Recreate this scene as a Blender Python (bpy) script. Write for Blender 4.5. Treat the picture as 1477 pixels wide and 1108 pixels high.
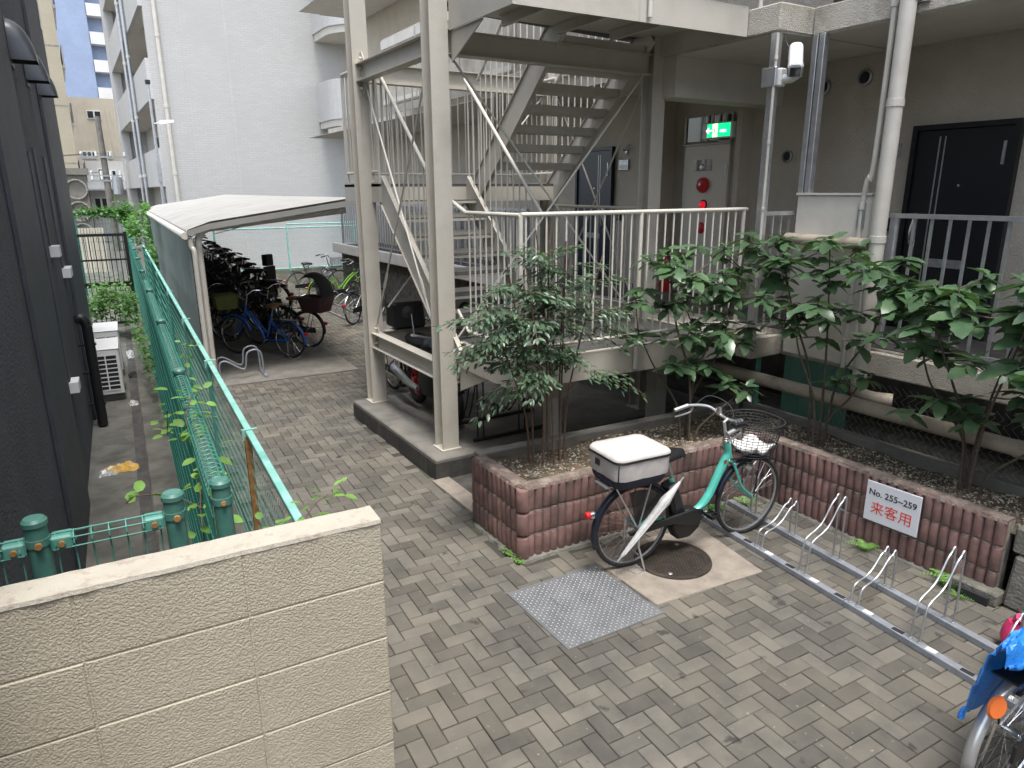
import bpy, bmesh, math, random
from mathutils import Vector, Matrix, Quaternion
rnd = random.Random(7)
R = math.radians
for o in list(bpy.data.objects): bpy.data.objects.remove(o)
S = bpy.context.scene
COL = S.collection
PI = math.pi

# ------------------------------------------------------------------ camera
cd = bpy.data.cameras.new('camera'); cam = bpy.data.objects.new('camera', cd); COL.objects.link(cam)
yaw, pitch, roll = R(31.516), R(15.506), R(0.3146)
fw = Vector((math.sin(yaw)*math.cos(pitch), math.cos(yaw)*math.cos(pitch), -math.sin(pitch)))
rt = Vector((math.cos(yaw), -math.sin(yaw), 0)); dn = fw.cross(rt)
r2 = rt*math.cos(roll) + dn*math.sin(roll); d2 = dn*math.cos(roll) - rt*math.sin(roll)
m = Matrix((r2, -d2, -fw)).transposed().to_4x4(); m.translation = (0, 0, 2.7)
cam.matrix_world = m
cd.sensor_width = 36; cd.lens = 24.571; cd.clip_start = 0.05; cd.clip_end = 2000
S.camera = cam
# ------------------------------------------------------------------ sky, sun, exposure
SUN_EL, SUN_AZ = R(73), R(192)      # azimuth of the sun, clockwise from +Y
W = bpy.data.worlds.new('World'); S.world = W; W.use_nodes = True
nt = W.node_tree; bg = nt.nodes['Background']
sky = nt.nodes.new('ShaderNodeTexSky'); sky.sky_type = 'NISHITA'; sky.sun_disc = False
sky.sun_elevation = SUN_EL; sky.sun_rotation = SUN_AZ; sky.air_density = 1.0; sky.dust_density = 2.0; sky.ozone_density = 1.0
hs = nt.nodes.new('ShaderNodeHueSaturation'); hs.inputs['Saturation'].default_value = 0.5
nt.links.new(sky.outputs[0], hs.inputs['Color']); nt.links.new(hs.outputs[0], bg.inputs['Color'])
bg.inputs['Strength'].default_value = 0.15
sl = bpy.data.lights.new('sun', 'SUN'); sun = bpy.data.objects.new('sun', sl); COL.objects.link(sun)
sl.energy = 1.3; sl.angle = R(18); sl.color = (1.0, 0.975, 0.94)
sd = Vector((math.sin(SUN_AZ)*math.cos(SUN_EL), math.cos(SUN_AZ)*math.cos(SUN_EL), math.sin(SUN_EL)))
sun.rotation_euler = sd.to_track_quat('Z', 'Y').to_euler()
sun.location = sd*30
S.view_settings.view_transform = 'Standard'; S.view_settings.look = 'None'
S.view_settings.exposure = 1.68; S.view_settings.gamma = 1

# ------------------------------------------------------------------ helpers
T = R(2.78)                                        # the fence frame is turned by this angle against the building frame
def FW(x, y, z=0.0):
    return Vector((x*math.cos(T) + y*math.sin(T), -x*math.sin(T) + y*math.cos(T), z))
FROT = -T
WORLD = {}
class MB:
    def __init__(s): s.v = []; s.f = []
    def add(s, vs, fs):
        n = len(s.v); s.v += [tuple(v) for v in vs]; s.f += [tuple(i+n for i in f) for f in fs]; return s
    def hexa(s, a):   # 8 points: bottom 4 ccw, top 4 ccw
        return s.add(a, [(3,2,1,0),(4,5,6,7),(0,1,5,4),(1,2,6,5),(2,3,7,6),(3,0,4,7)])
    def box(s, x0, x1, y0, y1, z0, z1):
        return s.hexa([(x0,y0,z0),(x1,y0,z0),(x1,y1,z0),(x0,y1,z0),(x0,y0,z1),(x1,y0,z1),(x1,y1,z1),(x0,y1,z1)])
    def fbox(s, x0, x1, y0, y1, z0, z1):           # the same in the fence frame
        return s.hexa([FW(*p) for p in ((x0,y0,z0),(x1,y0,z0),(x1,y1,z0),(x0,y1,z0),(x0,y0,z1),(x1,y0,z1),(x1,y1,z1),(x0,y1,z1))])
    def bar(s, p, q, w, h, up=(0,0,1)):
        p = Vector(p); q = Vector(q); d = (q-p).normalized(); u = Vector(up)
        if abs(d.dot(u)) > .98: u = Vector((0,1,0))
        a = d.cross(u).normalized()*(w/2); b = a.cross(d).normalized()*(h/2)
        return s.hexa([p-a-b, p+a-b, q+a-b, q-a-b, p-a+b, p+a+b, q+a+b, q-a+b])
    def tube(s, pts, r, n=8, closed=False, caps=True):
        pts = [Vector(p) for p in pts]; k = len(pts); rr = r if isinstance(r, (list, tuple)) else [r]*k
        ring = []; prev = None
        for i in range(k):
            if closed: d = pts[(i+1) % k] - pts[i-1]
            else: d = pts[min(i+1, k-1)] - pts[max(i-1, 0)]
            d = d.normalized() if d.length > 1e-9 else Vector((0,0,1))
            if prev is None:
                u = Vector((0,0,1)) if abs(d.z) < .9 else Vector((1,0,0))
                a = d.cross(u).normalized()
            else:
                a = (prev - d*prev.dot(d)); a = a.normalized() if a.length > 1e-6 else d.orthogonal().normalized()
            prev = a; b = d.cross(a)
            ring.append([pts[i] + (a*math.cos(2*PI*j/n) + b*math.sin(2*PI*j/n))*rr[i] for j in range(n)])
        vs = [v for g in ring for v in g]; fs = []
        for i in range(k if closed else k-1):
            i2 = (i+1) % k
            for j in range(n):
                j2 = (j+1) % n; fs.append((i*n+j, i*n+j2, i2*n+j2, i2*n+j))
        if caps and not closed:
            fs.append(tuple(range(n-1, -1, -1))); fs.append(tuple((k-1)*n+j for j in range(n)))
        return s.add(vs, fs)
    def lathe(s, prof, n=24, c=(0,0,0), axis='z', a0=0.0, a1=2*PI):
        vs = []; fs = []; full = abs(a1-a0-2*PI) < 1e-6; cols = n if full else n+1
        for (r, z) in prof:
            for j in range(cols):
                a = a0 + (a1-a0)*j/n; x, y = r*math.cos(a), r*math.sin(a)
                p = (x, y, z) if axis == 'z' else ((x, z, y) if axis == 'y' else (z, x, y))
                vs.append((p[0]+c[0], p[1]+c[1], p[2]+c[2]))
        for i in range(len(prof)-1):
            for j in range(n):
                j2 = (j+1) % cols; fs.append((i*cols+j, i*cols+j2, (i+1)*cols+j2, (i+1)*cols+j))
        return s.add(vs, fs)
    def prism(s, poly, z0, z1):                     # poly: list of (x, y)
        n = len(poly)
        return s.add([(x,y,z0) for x,y in poly]+[(x,y,z1) for x,y in poly],
                     [tuple(range(n-1,-1,-1)), tuple(range(n,2*n))] + [(i,(i+1)%n,n+(i+1)%n,n+i) for i in range(n)])
    def extr(s, poly, o, ex, ey, ez, d):            # poly in plane (ex, ey), thickness d along ez
        o = Vector(o); ex = Vector(ex); ey = Vector(ey); ez = Vector(ez); n = len(poly)
        A = [o + ex*x + ey*y for x, y in poly]; Bv = [p + ez*d for p in A]
        return s.add(A+Bv, [tuple(range(n-1,-1,-1)), tuple(range(n,2*n))] + [(i,(i+1)%n,n+(i+1)%n,n+i) for i in range(n)])
    def xf(s, M):
        s.v = [tuple(M @ Vector(v)) for v in s.v]; return s
    def mesh(s, name, bevel=0, smooth=False, ang=35):
        me = bpy.data.meshes.new(name); me.from_pydata(s.v, [], s.f); me.validate()
        bm = bmesh.new(); bm.from_mesh(me)
        bmesh.ops.recalc_face_normals(bm, faces=bm.faces)
        if bevel: bmesh.ops.bevel(bm, geom=list(bm.edges), offset=bevel, segments=1, affect='EDGES', clamp_overlap=True)
        bm.to_mesh(me); bm.free()
        if smooth:
            me.polygons.foreach_set('use_smooth', [True]*len(me.polygons)); me.set_sharp_from_angle(angle=R(ang))
        return me
    def build(s, name, mat, parent=None, bevel=0, smooth=False, ang=35, kind=None, label=None):
        return obj(name, s.mesh(name, bevel, smooth, ang), mat, parent, kind, label)
def obj(name, me, mat, parent=None, kind=None, label=None):
    if mat is not None and not me.materials: me.materials.append(mat)
    o = bpy.data.objects.new(name, me); COL.objects.link(o)
    if parent is not None:
        o.parent = parent
        if parent in WORLD: o.location = -WORLD[parent]
    if kind: o['kind'] = kind
    if label: o['label'] = label
    return o
def thing(name, label, cat, loc=(0,0,0), rz=0.0, group=None, world=True):
    o = bpy.data.objects.new(name, None); COL.objects.link(o); o.empty_display_size = .1
    o.location = loc; o.rotation_euler = (0,0,rz); o['label'] = label; o['category'] = cat
    if group: o['group'] = group
    if world: WORLD[o] = Vector(loc)
    return o
def tag(o, label, cat, group=None, kind=None):
    o['label'] = label; o['category'] = cat
    if group: o['group'] = group
    if kind: o['kind'] = kind
    return o
def struct(o, label=None):
    o['kind'] = 'structure'
    if label: o['label'] = label
    return o
def copy_tree(o, parent=None):
    c = o.copy(); COL.objects.link(c); c.parent = parent
    for ch in list(o.children): copy_tree(ch, c)
    return c
def lerp(a, b, t): return a + (b-a)*t
def arcpts(c, r, a0, a1, n, ax=(1,0,0), ay=(0,0,1)):
    c = Vector(c); ax = Vector(ax); ay = Vector(ay)
    return [c + ax*(r*math.cos(lerp(a0,a1,i/n))) + ay*(r*math.sin(lerp(a0,a1,i/n))) for i in range(n+1)]
def smoothpath(pts, n=6):
    P = [Vector(p) for p in pts]; P = [P[0]*2-P[1]] + P + [P[-1]*2-P[-2]]; out = []
    for i in range(1, len(P)-2):
        a, b, c, d = P[i-1:i+3]
        for k in range(n):
            t = k/n
            out.append(.5*((2*b)+(c-a)*t+(2*a-5*b+4*c-d)*t*t+(3*b-a-3*c+d)*t**3))
    out.append(P[-2]); return out

# ------------------------------------------------------------------ materials
def mat(name, c, rough=.6, metal=0., c2=None, scale=6., mixlo=.4, mixhi=.65, bump=0., bscale=60., rand=0., spec=.5, c3=None, s3=1.5, lo3=.55, hi3=.75, detail=6, coat=0., rv=0., alpha=1.0, trans=0.0, coords='pos', stretch=None, dist=.02, streak=None):
    """procedural principled material: base c, patches of c2, wide stains of c3, vertical streaks, per-piece tint, bump"""
    M_ = bpy.data.materials.new(name); M_.use_nodes = True; t = M_.node_tree; N = t.nodes; Lk = t.links.new
    b = N['Principled BSDF']; b.inputs['Roughness'].default_value = rough; b.inputs['Metallic'].default_value = metal
    b.inputs['Specular IOR Level'].default_value = spec; b.inputs['Coat Weight'].default_value = coat
    b.inputs['Alpha'].default_value = alpha; b.inputs['Transmission Weight'].default_value = trans
    if coords == 'pos': src = N.new('ShaderNodeNewGeometry').outputs['Position']
    else: src = N.new('ShaderNodeTexCoord').outputs['Object']
    if stretch:
        mp = N.new('ShaderNodeMapping'); mp.inputs['Scale'].default_value = stretch; Lk(src, mp.inputs['Vector']); src = mp.outputs[0]
    def noise(sc, det=detail, r=.6):
        n = N.new('ShaderNodeTexNoise'); n.inputs['Scale'].default_value = sc; n.inputs['Detail'].default_value = det; n.inputs['Roughness'].default_value = r
        Lk(src, n.inputs['Vector']); return n
    def mix(fac, A, Bc):
        x = N.new('ShaderNodeMix'); x.data_type = 'RGBA'
        Lk(fac, x.inputs[0])
        if isinstance(A, tuple): x.inputs[6].default_value = (*A, 1)
        else: Lk(A, x.inputs[6])
        if isinstance(Bc, tuple): x.inputs[7].default_value = (*Bc, 1)
        else: Lk(Bc, x.inputs[7])
        return x.outputs[2]
    def rng(o, lo, hi):
        x = N.new('ShaderNodeMapRange'); x.inputs[1].default_value = lo; x.inputs[2].default_value = hi; Lk(o, x.inputs[0]); return x.outputs[0]
    col = None
    if c2 is not None: col = mix(rng(noise(scale).outputs[0], mixlo, mixhi), c, c2)
    if c3 is not None: col = mix(rng(noise(s3, 4).outputs[0], lo3, hi3), col if col is not None else c, c3)
    if streak is not None:                         # dirt that ran down: (colour, amount lo, hi)
        mp = N.new('ShaderNodeMapping'); mp.inputs['Scale'].default_value = (7, 7, .45); Lk(src, mp.inputs['Vector'])
        n = N.new('ShaderNodeTexNoise'); n.inputs['Scale'].default_value = 1.0; n.inputs['Detail'].default_value = 5; Lk(mp.outputs[0], n.inputs['Vector'])
        col = mix(rng(n.outputs[0], streak[1], streak[2]), col if col is not None else c, streak[0])
    if rand:
        oi = N.new('ShaderNodeObjectInfo'); ge = N.new('ShaderNodeNewGeometry')
        ad = N.new('ShaderNodeMath'); ad.operation = 'ADD'; Lk(oi.outputs['Random'], ad.inputs[0]); Lk(ge.outputs['Random Per Island'], ad.inputs[1])
        fr = N.new('ShaderNodeMath'); fr.operation = 'FRACT'; Lk(ad.outputs[0], fr.inputs[0])
        h = N.new('ShaderNodeHueSaturation')
        mr = N.new('ShaderNodeMapRange'); mr.inputs[3].default_value = 1-rand; mr.inputs[4].default_value = 1+rand; Lk(fr.outputs[0], mr.inputs[0])
        Lk(mr.outputs[0], h.inputs['Value'])
        if col is None: h.inputs['Color'].default_value = (*c, 1)
        else: Lk(col, h.inputs['Color'])
        col = h.outputs[0]
    if col is None: b.inputs['Base Color'].default_value = (*c, 1)
    else: Lk(col, b.inputs['Base Color'])
    if rv:
        x = N.new('ShaderNodeMapRange'); x.inputs[3].default_value = max(0.02, rough-rv); x.inputs[4].default_value = min(1, rough+rv)
        x.inputs[1].default_value = .3; x.inputs[2].default_value = .7
        Lk(noise(scale*1.7).outputs[0], x.inputs[0]); Lk(x.outputs[0], b.inputs['Roughness'])
    if bump:
        bp = N.new('ShaderNodeBump'); bp.inputs['Strength'].default_value = bump; bp.inputs['Distance'].default_value = dist
        Lk(noise(bscale, 4, .55).outputs[0], bp.inputs['Height']); Lk(bp.outputs[0], b.inputs['Normal'])
    M_['b'] = 1
    return M_
def emit(name, c, s):
    M_ = bpy.data.materials.new(name); M_.use_nodes = True; b = M_.node_tree.nodes['Principled BSDF']
    b.inputs['Base Color'].default_value = (*c, 1); b.inputs['Emission Color'].default_value = (*c, 1); b.inputs['Emission Strength'].default_value = s
    b.inputs['Roughness'].default_value = .4
    return M_
def tilemat(name, c, cm, tw, th, mortar=.004, rough=.45, axis='xz', c3=None, bump=.4):
    """small wall tiles too fine to model: brick texture laid in world metres"""
    M_ = bpy.data.materials.new(name); M_.use_nodes = True; t = M_.node_tree; N = t.nodes; Lk = t.links.new; b = N['Principled BSDF']
    ge = N.new('ShaderNodeNewGeometry'); sp = N.new('ShaderNodeSeparateXYZ'); Lk(ge.outputs['Position'], sp.inputs[0])
    sn = N.new('ShaderNodeSeparateXYZ'); Lk(ge.outputs['True Normal'], sn.inputs[0])
    ab = N.new('ShaderNodeMath'); ab.operation = 'ABSOLUTE'; Lk(sn.outputs['X'], ab.inputs[0])
    gt = N.new('ShaderNodeMath'); gt.operation = 'GREATER_THAN'; gt.inputs[1].default_value = .6; Lk(ab.outputs[0], gt.inputs[0])
    mx = N.new('ShaderNodeMix'); Lk(gt.outputs[0], mx.inputs[0]); Lk(sp.outputs['X'], mx.inputs[2]); Lk(sp.outputs['Y'], mx.inputs[3])
    cb = N.new('ShaderNodeCombineXYZ'); Lk(mx.outputs[0], cb.inputs[0]); Lk(sp.outputs['Z'], cb.inputs[1])
    br = N.new('ShaderNodeTexBrick'); Lk(cb.outputs[0], br.inputs['Vector']); br.inputs['Scale'].default_value = 1
    br.inputs['Brick Width'].default_value = tw; br.inputs['Row Height'].default_value = th; br.inputs['Mortar Size'].default_value = mortar
    br.inputs['Mortar Smooth'].default_value = .3; br.inputs['Bias'].default_value = 0
    br.inputs['Color1'].default_value = (*c, 1); br.inputs['Color2'].default_value = (*[x*.93 for x in c], 1); br.inputs['Mortar'].default_value = (*cm, 1)
    n = N.new('ShaderNodeTexNoise'); n.inputs['Scale'].default_value = .5; n.inputs['Detail'].default_value = 6; Lk(ge.outputs['Position'], n.inputs['Vector'])
    mr = N.new('ShaderNodeMapRange'); mr.inputs[1].default_value = .4; mr.inputs[2].default_value = .8; Lk(n.outputs[0], mr.inputs[0])
    m2 = N.new('ShaderNodeMix'); m2.data_type = 'RGBA'; Lk(mr.outputs[0], m2.inputs[0]); Lk(br.outputs['Color'], m2.inputs[6])
    m2.inputs[7].default_value = (*(c3 or [x*.82 for x in c]), 1); Lk(m2.outputs[2], b.inputs['Base Color'])
    b.inputs['Roughness'].default_value = rough
    bp = N.new('ShaderNodeBump'); bp.inputs['Strength'].default_value = bump; bp.inputs['Distance'].default_value = .01; bp.invert = True
    Lk(br.outputs['Fac'], bp.inputs['Height']); Lk(bp.outputs[0], b.inputs['Normal'])
    return M_

M = {}
M['paver'] = mat('paver', (.125,.114,.094), .85, c2=(.080,.075,.064), scale=5, mixlo=.35, mixhi=.7, bump=.6, bscale=170, rand=.29, c3=(.165,.145,.112), s3=1.1, lo3=.45, hi3=.8, dist=.006)
def stain(m_, c, sc, lo, hi, seed=0.):
    t = m_.node_tree; b = t.nodes['Principled BSDF']; src = b.inputs['Base Color'].links[0].from_socket
    ge = t.nodes.new('ShaderNodeNewGeometry'); mp = t.nodes.new('ShaderNodeMapping'); mp.inputs['Location'].default_value = (seed,seed*2,0); t.links.new(ge.outputs['Position'], mp.inputs['Vector'])
    n = t.nodes.new('ShaderNodeTexNoise'); n.inputs['Scale'].default_value = sc; n.inputs['Detail'].default_value = 5; t.links.new(mp.outputs[0], n.inputs['Vector'])
    r = t.nodes.new('ShaderNodeMapRange'); r.inputs[1].default_value = lo; r.inputs[2].default_value = hi; t.links.new(n.outputs[0], r.inputs[0])
    x = t.nodes.new('ShaderNodeMix'); x.data_type = 'RGBA'; t.links.new(r.outputs[0], x.inputs[0]); t.links.new(src, x.inputs[6]); x.inputs[7].default_value = (*c,1); t.links.new(x.outputs[2], b.inputs['Base Color'])
stain(M['paver'], (.045,.042,.036), 5.5, .655, .70); stain(M['paver'], (.24,.22,.18), 28, .68, .73, 5.); stain(M['paver'], (.05,.06,.025), 1.6, .66, .8, 9.)
M['joint'] = mat('paver_joint', (.05,.046,.036), .95, c2=(.065,.08,.028), scale=1.3, mixlo=.5, mixhi=.62, bump=.5, bscale=90)
M['ground'] = mat('ground', (.12,.115,.1), .9, c2=(.09,.088,.08), scale=3, bump=.3)
M['conc'] = mat('concrete', (.2,.187,.162), .9, c2=(.14,.132,.115), scale=4, bump=.35, bscale=110, c3=(.115,.11,.095), s3=1.7, lo3=.5, hi3=.72)
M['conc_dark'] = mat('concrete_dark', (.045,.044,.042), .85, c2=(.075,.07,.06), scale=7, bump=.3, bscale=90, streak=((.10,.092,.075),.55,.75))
M['conc_pink'] = mat('concrete_pinkish', (.30,.258,.212), .9, c2=(.22,.19,.155), scale=7, bump=.4, bscale=140, c3=(.2,.17,.135), s3=4, lo3=.56, hi3=.75)
M['alley'] = mat('alley_concrete', (.13,.125,.105), .9, c2=(.075,.072,.06), scale=3.2, mixlo=.4, mixhi=.62, bump=.35, bscale=100, c3=(.17,.165,.145), s3=1.4)
M['stucco'] = mat('block_paint', (.50,.445,.345), .75, c2=(.46,.40,.305), scale=6, c3=(.38,.33,.25), s3=2.2, lo3=.55, hi3=.85)
M['steel'] = mat('cream_steel_paint', (.53,.495,.425), .5, c2=(.46,.43,.365), scale=3.5, mixlo=.45, mixhi=.75, bump=.12, bscale=60, c3=(.37,.335,.275), s3=1.2, lo3=.58, hi3=.85, streak=((.36,.31,.235),.66,.8))
M['rail'] = mat('cream_rail_paint', (.62,.59,.52), .4, c2=(.58,.53,.44), scale=9, mixlo=.5, mixhi=.8)
M['tread'] = mat('stair_tread_rubber', (.05,.05,.05), .7, c2=(.09,.085,.075), scale=8, bump=.2)
M['deck'] = mat('deck_top', (.075,.072,.068), .75, c2=(.12,.11,.1), scale=5, bump=.25, bscale=150)
M['alu'] = mat('aluminium', (.62,.63,.65), .38, .85, c2=(.5,.51,.53), scale=12)
M['galv'] = mat('galvanised', (.46,.475,.49), .42, .75, c2=(.35,.36,.37), scale=22, rv=.12)
M['galv_rail'] = mat('rack_rail_paint', (.34,.36,.39), .45, .4, c2=(.27,.285,.31), scale=14, rv=.1)
M['green'] = mat('green_fence_paint', (.065,.25,.195), .5, c2=(.12,.32,.26), scale=9, c3=(.045,.17,.135), s3=3)
M['lgreen'] = mat('faded_green_paint', (.19,.45,.385), .5, c2=(.29,.55,.48), scale=7, c3=(.1,.33,.27), s3=2.5)
M['mgreen'] = mat('mesh_green', (.06,.25,.195), .5)
M['pgreen'] = mat('post_green', (.055,.17,.135), .42, c2=(.09,.22,.18), scale=11)
M['rust'] = mat('rust', (.28,.13,.04), .9, c2=(.4,.22,.07), scale=25)
M['dark_wall'] = mat('dark_stucco', (.052,.057,.068), .7, c2=(.068,.073,.084), scale=3, bump=.9, bscale=55, c3=(.09,.095,.104), s3=.8, lo3=.55, hi3=.85, dist=.03)
M['dark_smooth'] = mat('dark_band', (.04,.045,.054), .6, c2=(.056,.061,.071), scale=4, bump=.3, bscale=90)
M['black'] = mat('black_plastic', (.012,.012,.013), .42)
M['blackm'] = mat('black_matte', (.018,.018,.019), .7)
M['rubber'] = mat('tyre_rubber', (.016,.016,.016), .8, c2=(.03,.029,.027), scale=30)
M['chrome'] = mat('chrome', (.72,.72,.72), .18, 1.0)
M['silver'] = mat('silver_paint', (.55,.56,.57), .32, .7)
M['teal'] = mat('teal_frame', (.10,.52,.42), .28, coat=.5, c2=(.09,.48,.39), scale=20)
M['white_plastic'] = mat('white_plastic', (.72,.72,.7), .4)
M['offwhite'] = mat('offwhite_paint', (.62,.59,.53), .55, c2=(.55,.52,.46), scale=4, streak=((.38,.35,.3),.6,.85))
M['pipe'] = mat('pipe_vinyl', (.56,.53,.47), .38, c2=(.5,.47,.41), scale=5)
M['pipe_brown'] = mat('pipe_tan', (.42,.36,.28), .5, c2=(.33,.28,.215), scale=4, c3=(.16,.14,.11), s3=2.3, lo3=.55, hi3=.7)
M['plaster'] = mat('sprayed_plaster', (.60,.54,.45), .85, c2=(.54,.48,.40), scale=2.5, bump=.9, bscale=75, dist=.03)
M['slab'] = mat('rough_slab', (.53,.49,.42), .9, c2=(.43,.395,.33), scale=6, bump=.9, bscale=85, c3=(.27,.245,.2), s3=2.2, lo3=.55, hi3=.75, dist=.02)
M['ceil'] = mat('soffit_paint', (.62,.585,.52), .8, c2=(.56,.53,.47), scale=3)
M['door'] = mat('black_door', (.008,.009,.012), .35, bump=.1, bscale=200)
M['bluedoor'] = mat('blue_black_door', (.012,.02,.035), .4)
M['cab'] = mat('cabinet_paint', (.58,.535,.455), .5)
M['red'] = mat('red_paint', (.5,.02,.025), .3)
M['glass'] = mat('dark_glass', (.02,.024,.028), .06, spec=.8)
M['soil'] = mat('soil', (.055,.045,.03), .95, c2=(.12,.085,.05), scale=18, bump=1, bscale=40, c3=(.17,.115,.07), s3=3, lo3=.5, hi3=.65)
M['chip'] = mat('gravel_chip', (.36,.325,.25), .9, rand=.6, c2=(.12,.105,.075), scale=7)
M['log'] = mat('pink_block', (.27,.155,.135), .92, c2=(.185,.108,.094), scale=9, mixlo=.4, mixhi=.65, rand=.16, bump=.8, bscale=130, c3=(.075,.058,.05), s3=2.6, lo3=.46, hi3=.7, dist=.01)
M['mortar'] = mat('mortar', (.36,.34,.29), .95, c2=(.18,.17,.14), scale=14, bump=.4)
M['tile'] = tilemat('white_wall_tile', (.47,.465,.45), (.36,.355,.34), .235, .075, .006, c3=(.40,.395,.38))
M['tile2'] = tilemat('balcony_tile', (.52,.515,.50), (.42,.41,.40), .235, .075, .006)
M['shed_roof'] = mat('corrugated_white', (.31,.305,.285), .6, c2=(.27,.265,.245), scale=2, c3=(.2,.196,.175), s3=1.1, lo3=.55, hi3=.85)
M['shed_wall'] = mat('corrugated_grey_green', (.16,.19,.17), .6, c2=(.12,.15,.135), scale=2)
M['bark'] = mat('bark', (.07,.055,.04), .9, c2=(.12,.095,.07), scale=30, bump=.5)
M['bark2'] = mat('bark_reddish', (.10,.06,.042), .9, c2=(.16,.1,.07), scale=30, bump=.5)
def leafmat(name, c, c2, rough=.35, spots=None, tr=.15):
    m_ = mat(name, c, rough, c2=c2, scale=9, rand=.3, coords='pos')
    b = m_.node_tree.nodes['Principled BSDF']
    b.inputs['Subsurface Weight'].default_value = 0
    t = m_.node_tree
    tb = t.nodes.new('ShaderNodeBsdfTranslucent'); tb.inputs[0].default_value = (c2[0]*1.6, c2[1]*1.9, c2[2]*.9, 1)
    ms = t.nodes.new('ShaderNodeMixShader'); ms.inputs[0].default_value = tr
    out = t.nodes['Material Output']
    t.links.new(b.outputs[0], ms.inputs[1]); t.links.new(tb.outputs[0], ms.inputs[2]); t.links.new(ms.outputs[0], out.inputs[0])
    if spots:
        src = b.inputs['Base Color'].links[0].from_socket
        vo = t.nodes.new('ShaderNodeTexVoronoi'); vo.inputs['Scale'].default_value = 90
        tc = t.nodes.new('ShaderNodeTexCoord'); t.links.new(tc.outputs['Object'], vo.inputs['Vector'])
        mr = t.nodes.new('ShaderNodeMapRange'); mr.inputs[1].default_value = .16; mr.inputs[2].default_value = .1; t.links.new(vo.outputs['Distance'], mr.inputs[0])
        nn = t.nodes.new('ShaderNodeTexNoise'); nn.inputs['Scale'].default_value = 3
        ge = t.nodes.new('ShaderNodeNewGeometry'); t.links.new(ge.outputs['Position'], nn.inputs['Vector'])
        m3 = t.nodes.new('ShaderNodeMapRange'); m3.inputs[1].default_value = .5; m3.inputs[2].default_value = .62; t.links.new(nn.outputs[0], m3.inputs[0])
        mu = t.nodes.new('ShaderNodeMath'); mu.operation = 'MULTIPLY'; t.links.new(mr.outputs[0], mu.inputs[0]); t.links.new(m3.outputs[0], mu.inputs[1])
        mx = t.nodes.new('ShaderNodeMix'); mx.data_type = 'RGBA'; t.links.new(mu.outputs[0], mx.inputs[0]); t.links.new(src, mx.inputs[6]); mx.inputs[7].default_value = (*spots, 1)
        t.links.new(mx.outputs[2], b.inputs['Base Color'])
    return m_
M['leaf'] = leafmat('aucuba_leaf', (.052,.10,.052), (.09,.155,.07), .3, spots=(.35,.42,.12))
M['leaf_n'] = leafmat('nandina_leaf', (.06,.108,.066), (.105,.16,.09), .34)
M['leaf_y'] = leafmat('vine_leaf', (.13,.27,.05), (.2,.36,.08), .5, tr=.25)
M['leaf_g'] = leafmat('weed_leaf', (.06,.16,.035), (.1,.22,.05), .5, tr=.25)
# ------------------------------------------------------------------ picture test (only to choose which pieces are built one by one)
CM = cam.matrix_world.inverted()
def px(p):
    c = CM @ Vector(p)
    if c.z > -.05: return None
    return (738.5 + 1008.09*c.x/-c.z, 554 - 1008.09*c.y/-c.z, -c.z)

# ------------------------------------------------------------------ ground and paving
b = MB(); g = [(-500,-300),(600,-300),(600,900),(-500,900)]
b.add([(x,y,-.09) for x,y in g], [(0,1,2,3)])
struct(b.build('ground', M['ground']), 'bare ground under and around the yard')
pav = MB(); pav.fbox(.60, 9.5, -3, 26.5, -.085, -.012)
paving = struct(pav.build('paving', M['joint']), 'grey herringbone block paving of the yard')
PW, PL, JT, PZ = .1, .2, .0045, .0
def paver_mesh():
    b = MB(); a, c, e = PL/2-JT/2, PW/2-JT/2, .004
    z0, z1, z2 = -.05, -.004, 0
    vs = [(x*a,y*c,z) for z in (z0,z1) for x,y in ((-1,-1),(1,-1),(1,1),(-1,1))] + [(x*(a-e),y*(c-e),z2) for x,y in ((-1,-1),(1,-1),(1,1),(-1,1))]
    fs = [(i,(i+1)%4,4+(i+1)%4,4+i) for i in range(4)] + [(4+i,4+(i+1)%4,8+(i+1)%4,8+i) for i in range(4)] + [(8,9,10,11)]
    b.add(vs, fs); return b
def in_paving(p, fxv, fyv):
    if fyv > 26.3 or fyv < -1.6: return False
    x, y = p.x, p.y
    if fyv > 10.55 and fxv < 2.92: return False                 # shed slab
    if y < 3.92: return x < 5.0 or False
    if y < 4.75: return x < 2.46
    if y < 5.78: return x < 2.62
    if y < 8.05: return x < 2.62
    return x < 5.45
cand = []
i0, i1, j0, j1 = 6, 60, -14, 262
for i in range(i0, i1):
    for j in range(j0, j1):
        d = (i-j) % 4
        if d == 0: cx, cy, rot = i*PW+PL/2, j*PW+PW/2, 0
        elif d == 3: cx, cy, rot = i*PW+PW/2, j*PW+PL/2, PI/2
        else: continue
        p = FW(cx+.02, cy+.03)
        if cx < .64: continue
        if in_paving(p, cx, cy):
            q = px(p); vis = q and -20 < q[0] < 1500 and -20 < q[1] < 1130 and not (q[0] < 560 and q[1] > 760)
            if vis and 3.0 < p.x < 3.98 and 3.0 < p.y < 3.82: vis = False   # under the concrete surround
            if vis and 2.22 < p.x < 2.94 and 2.97 < p.y < 3.64: vis = False   # under the steel plate
            cand.append((q[2] if vis else 99+p.length, p, rot))
cand.sort(key=lambda c: c[0])
pm = paver_mesh().mesh('paver')
rest = MB(); base = paver_mesh()
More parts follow.
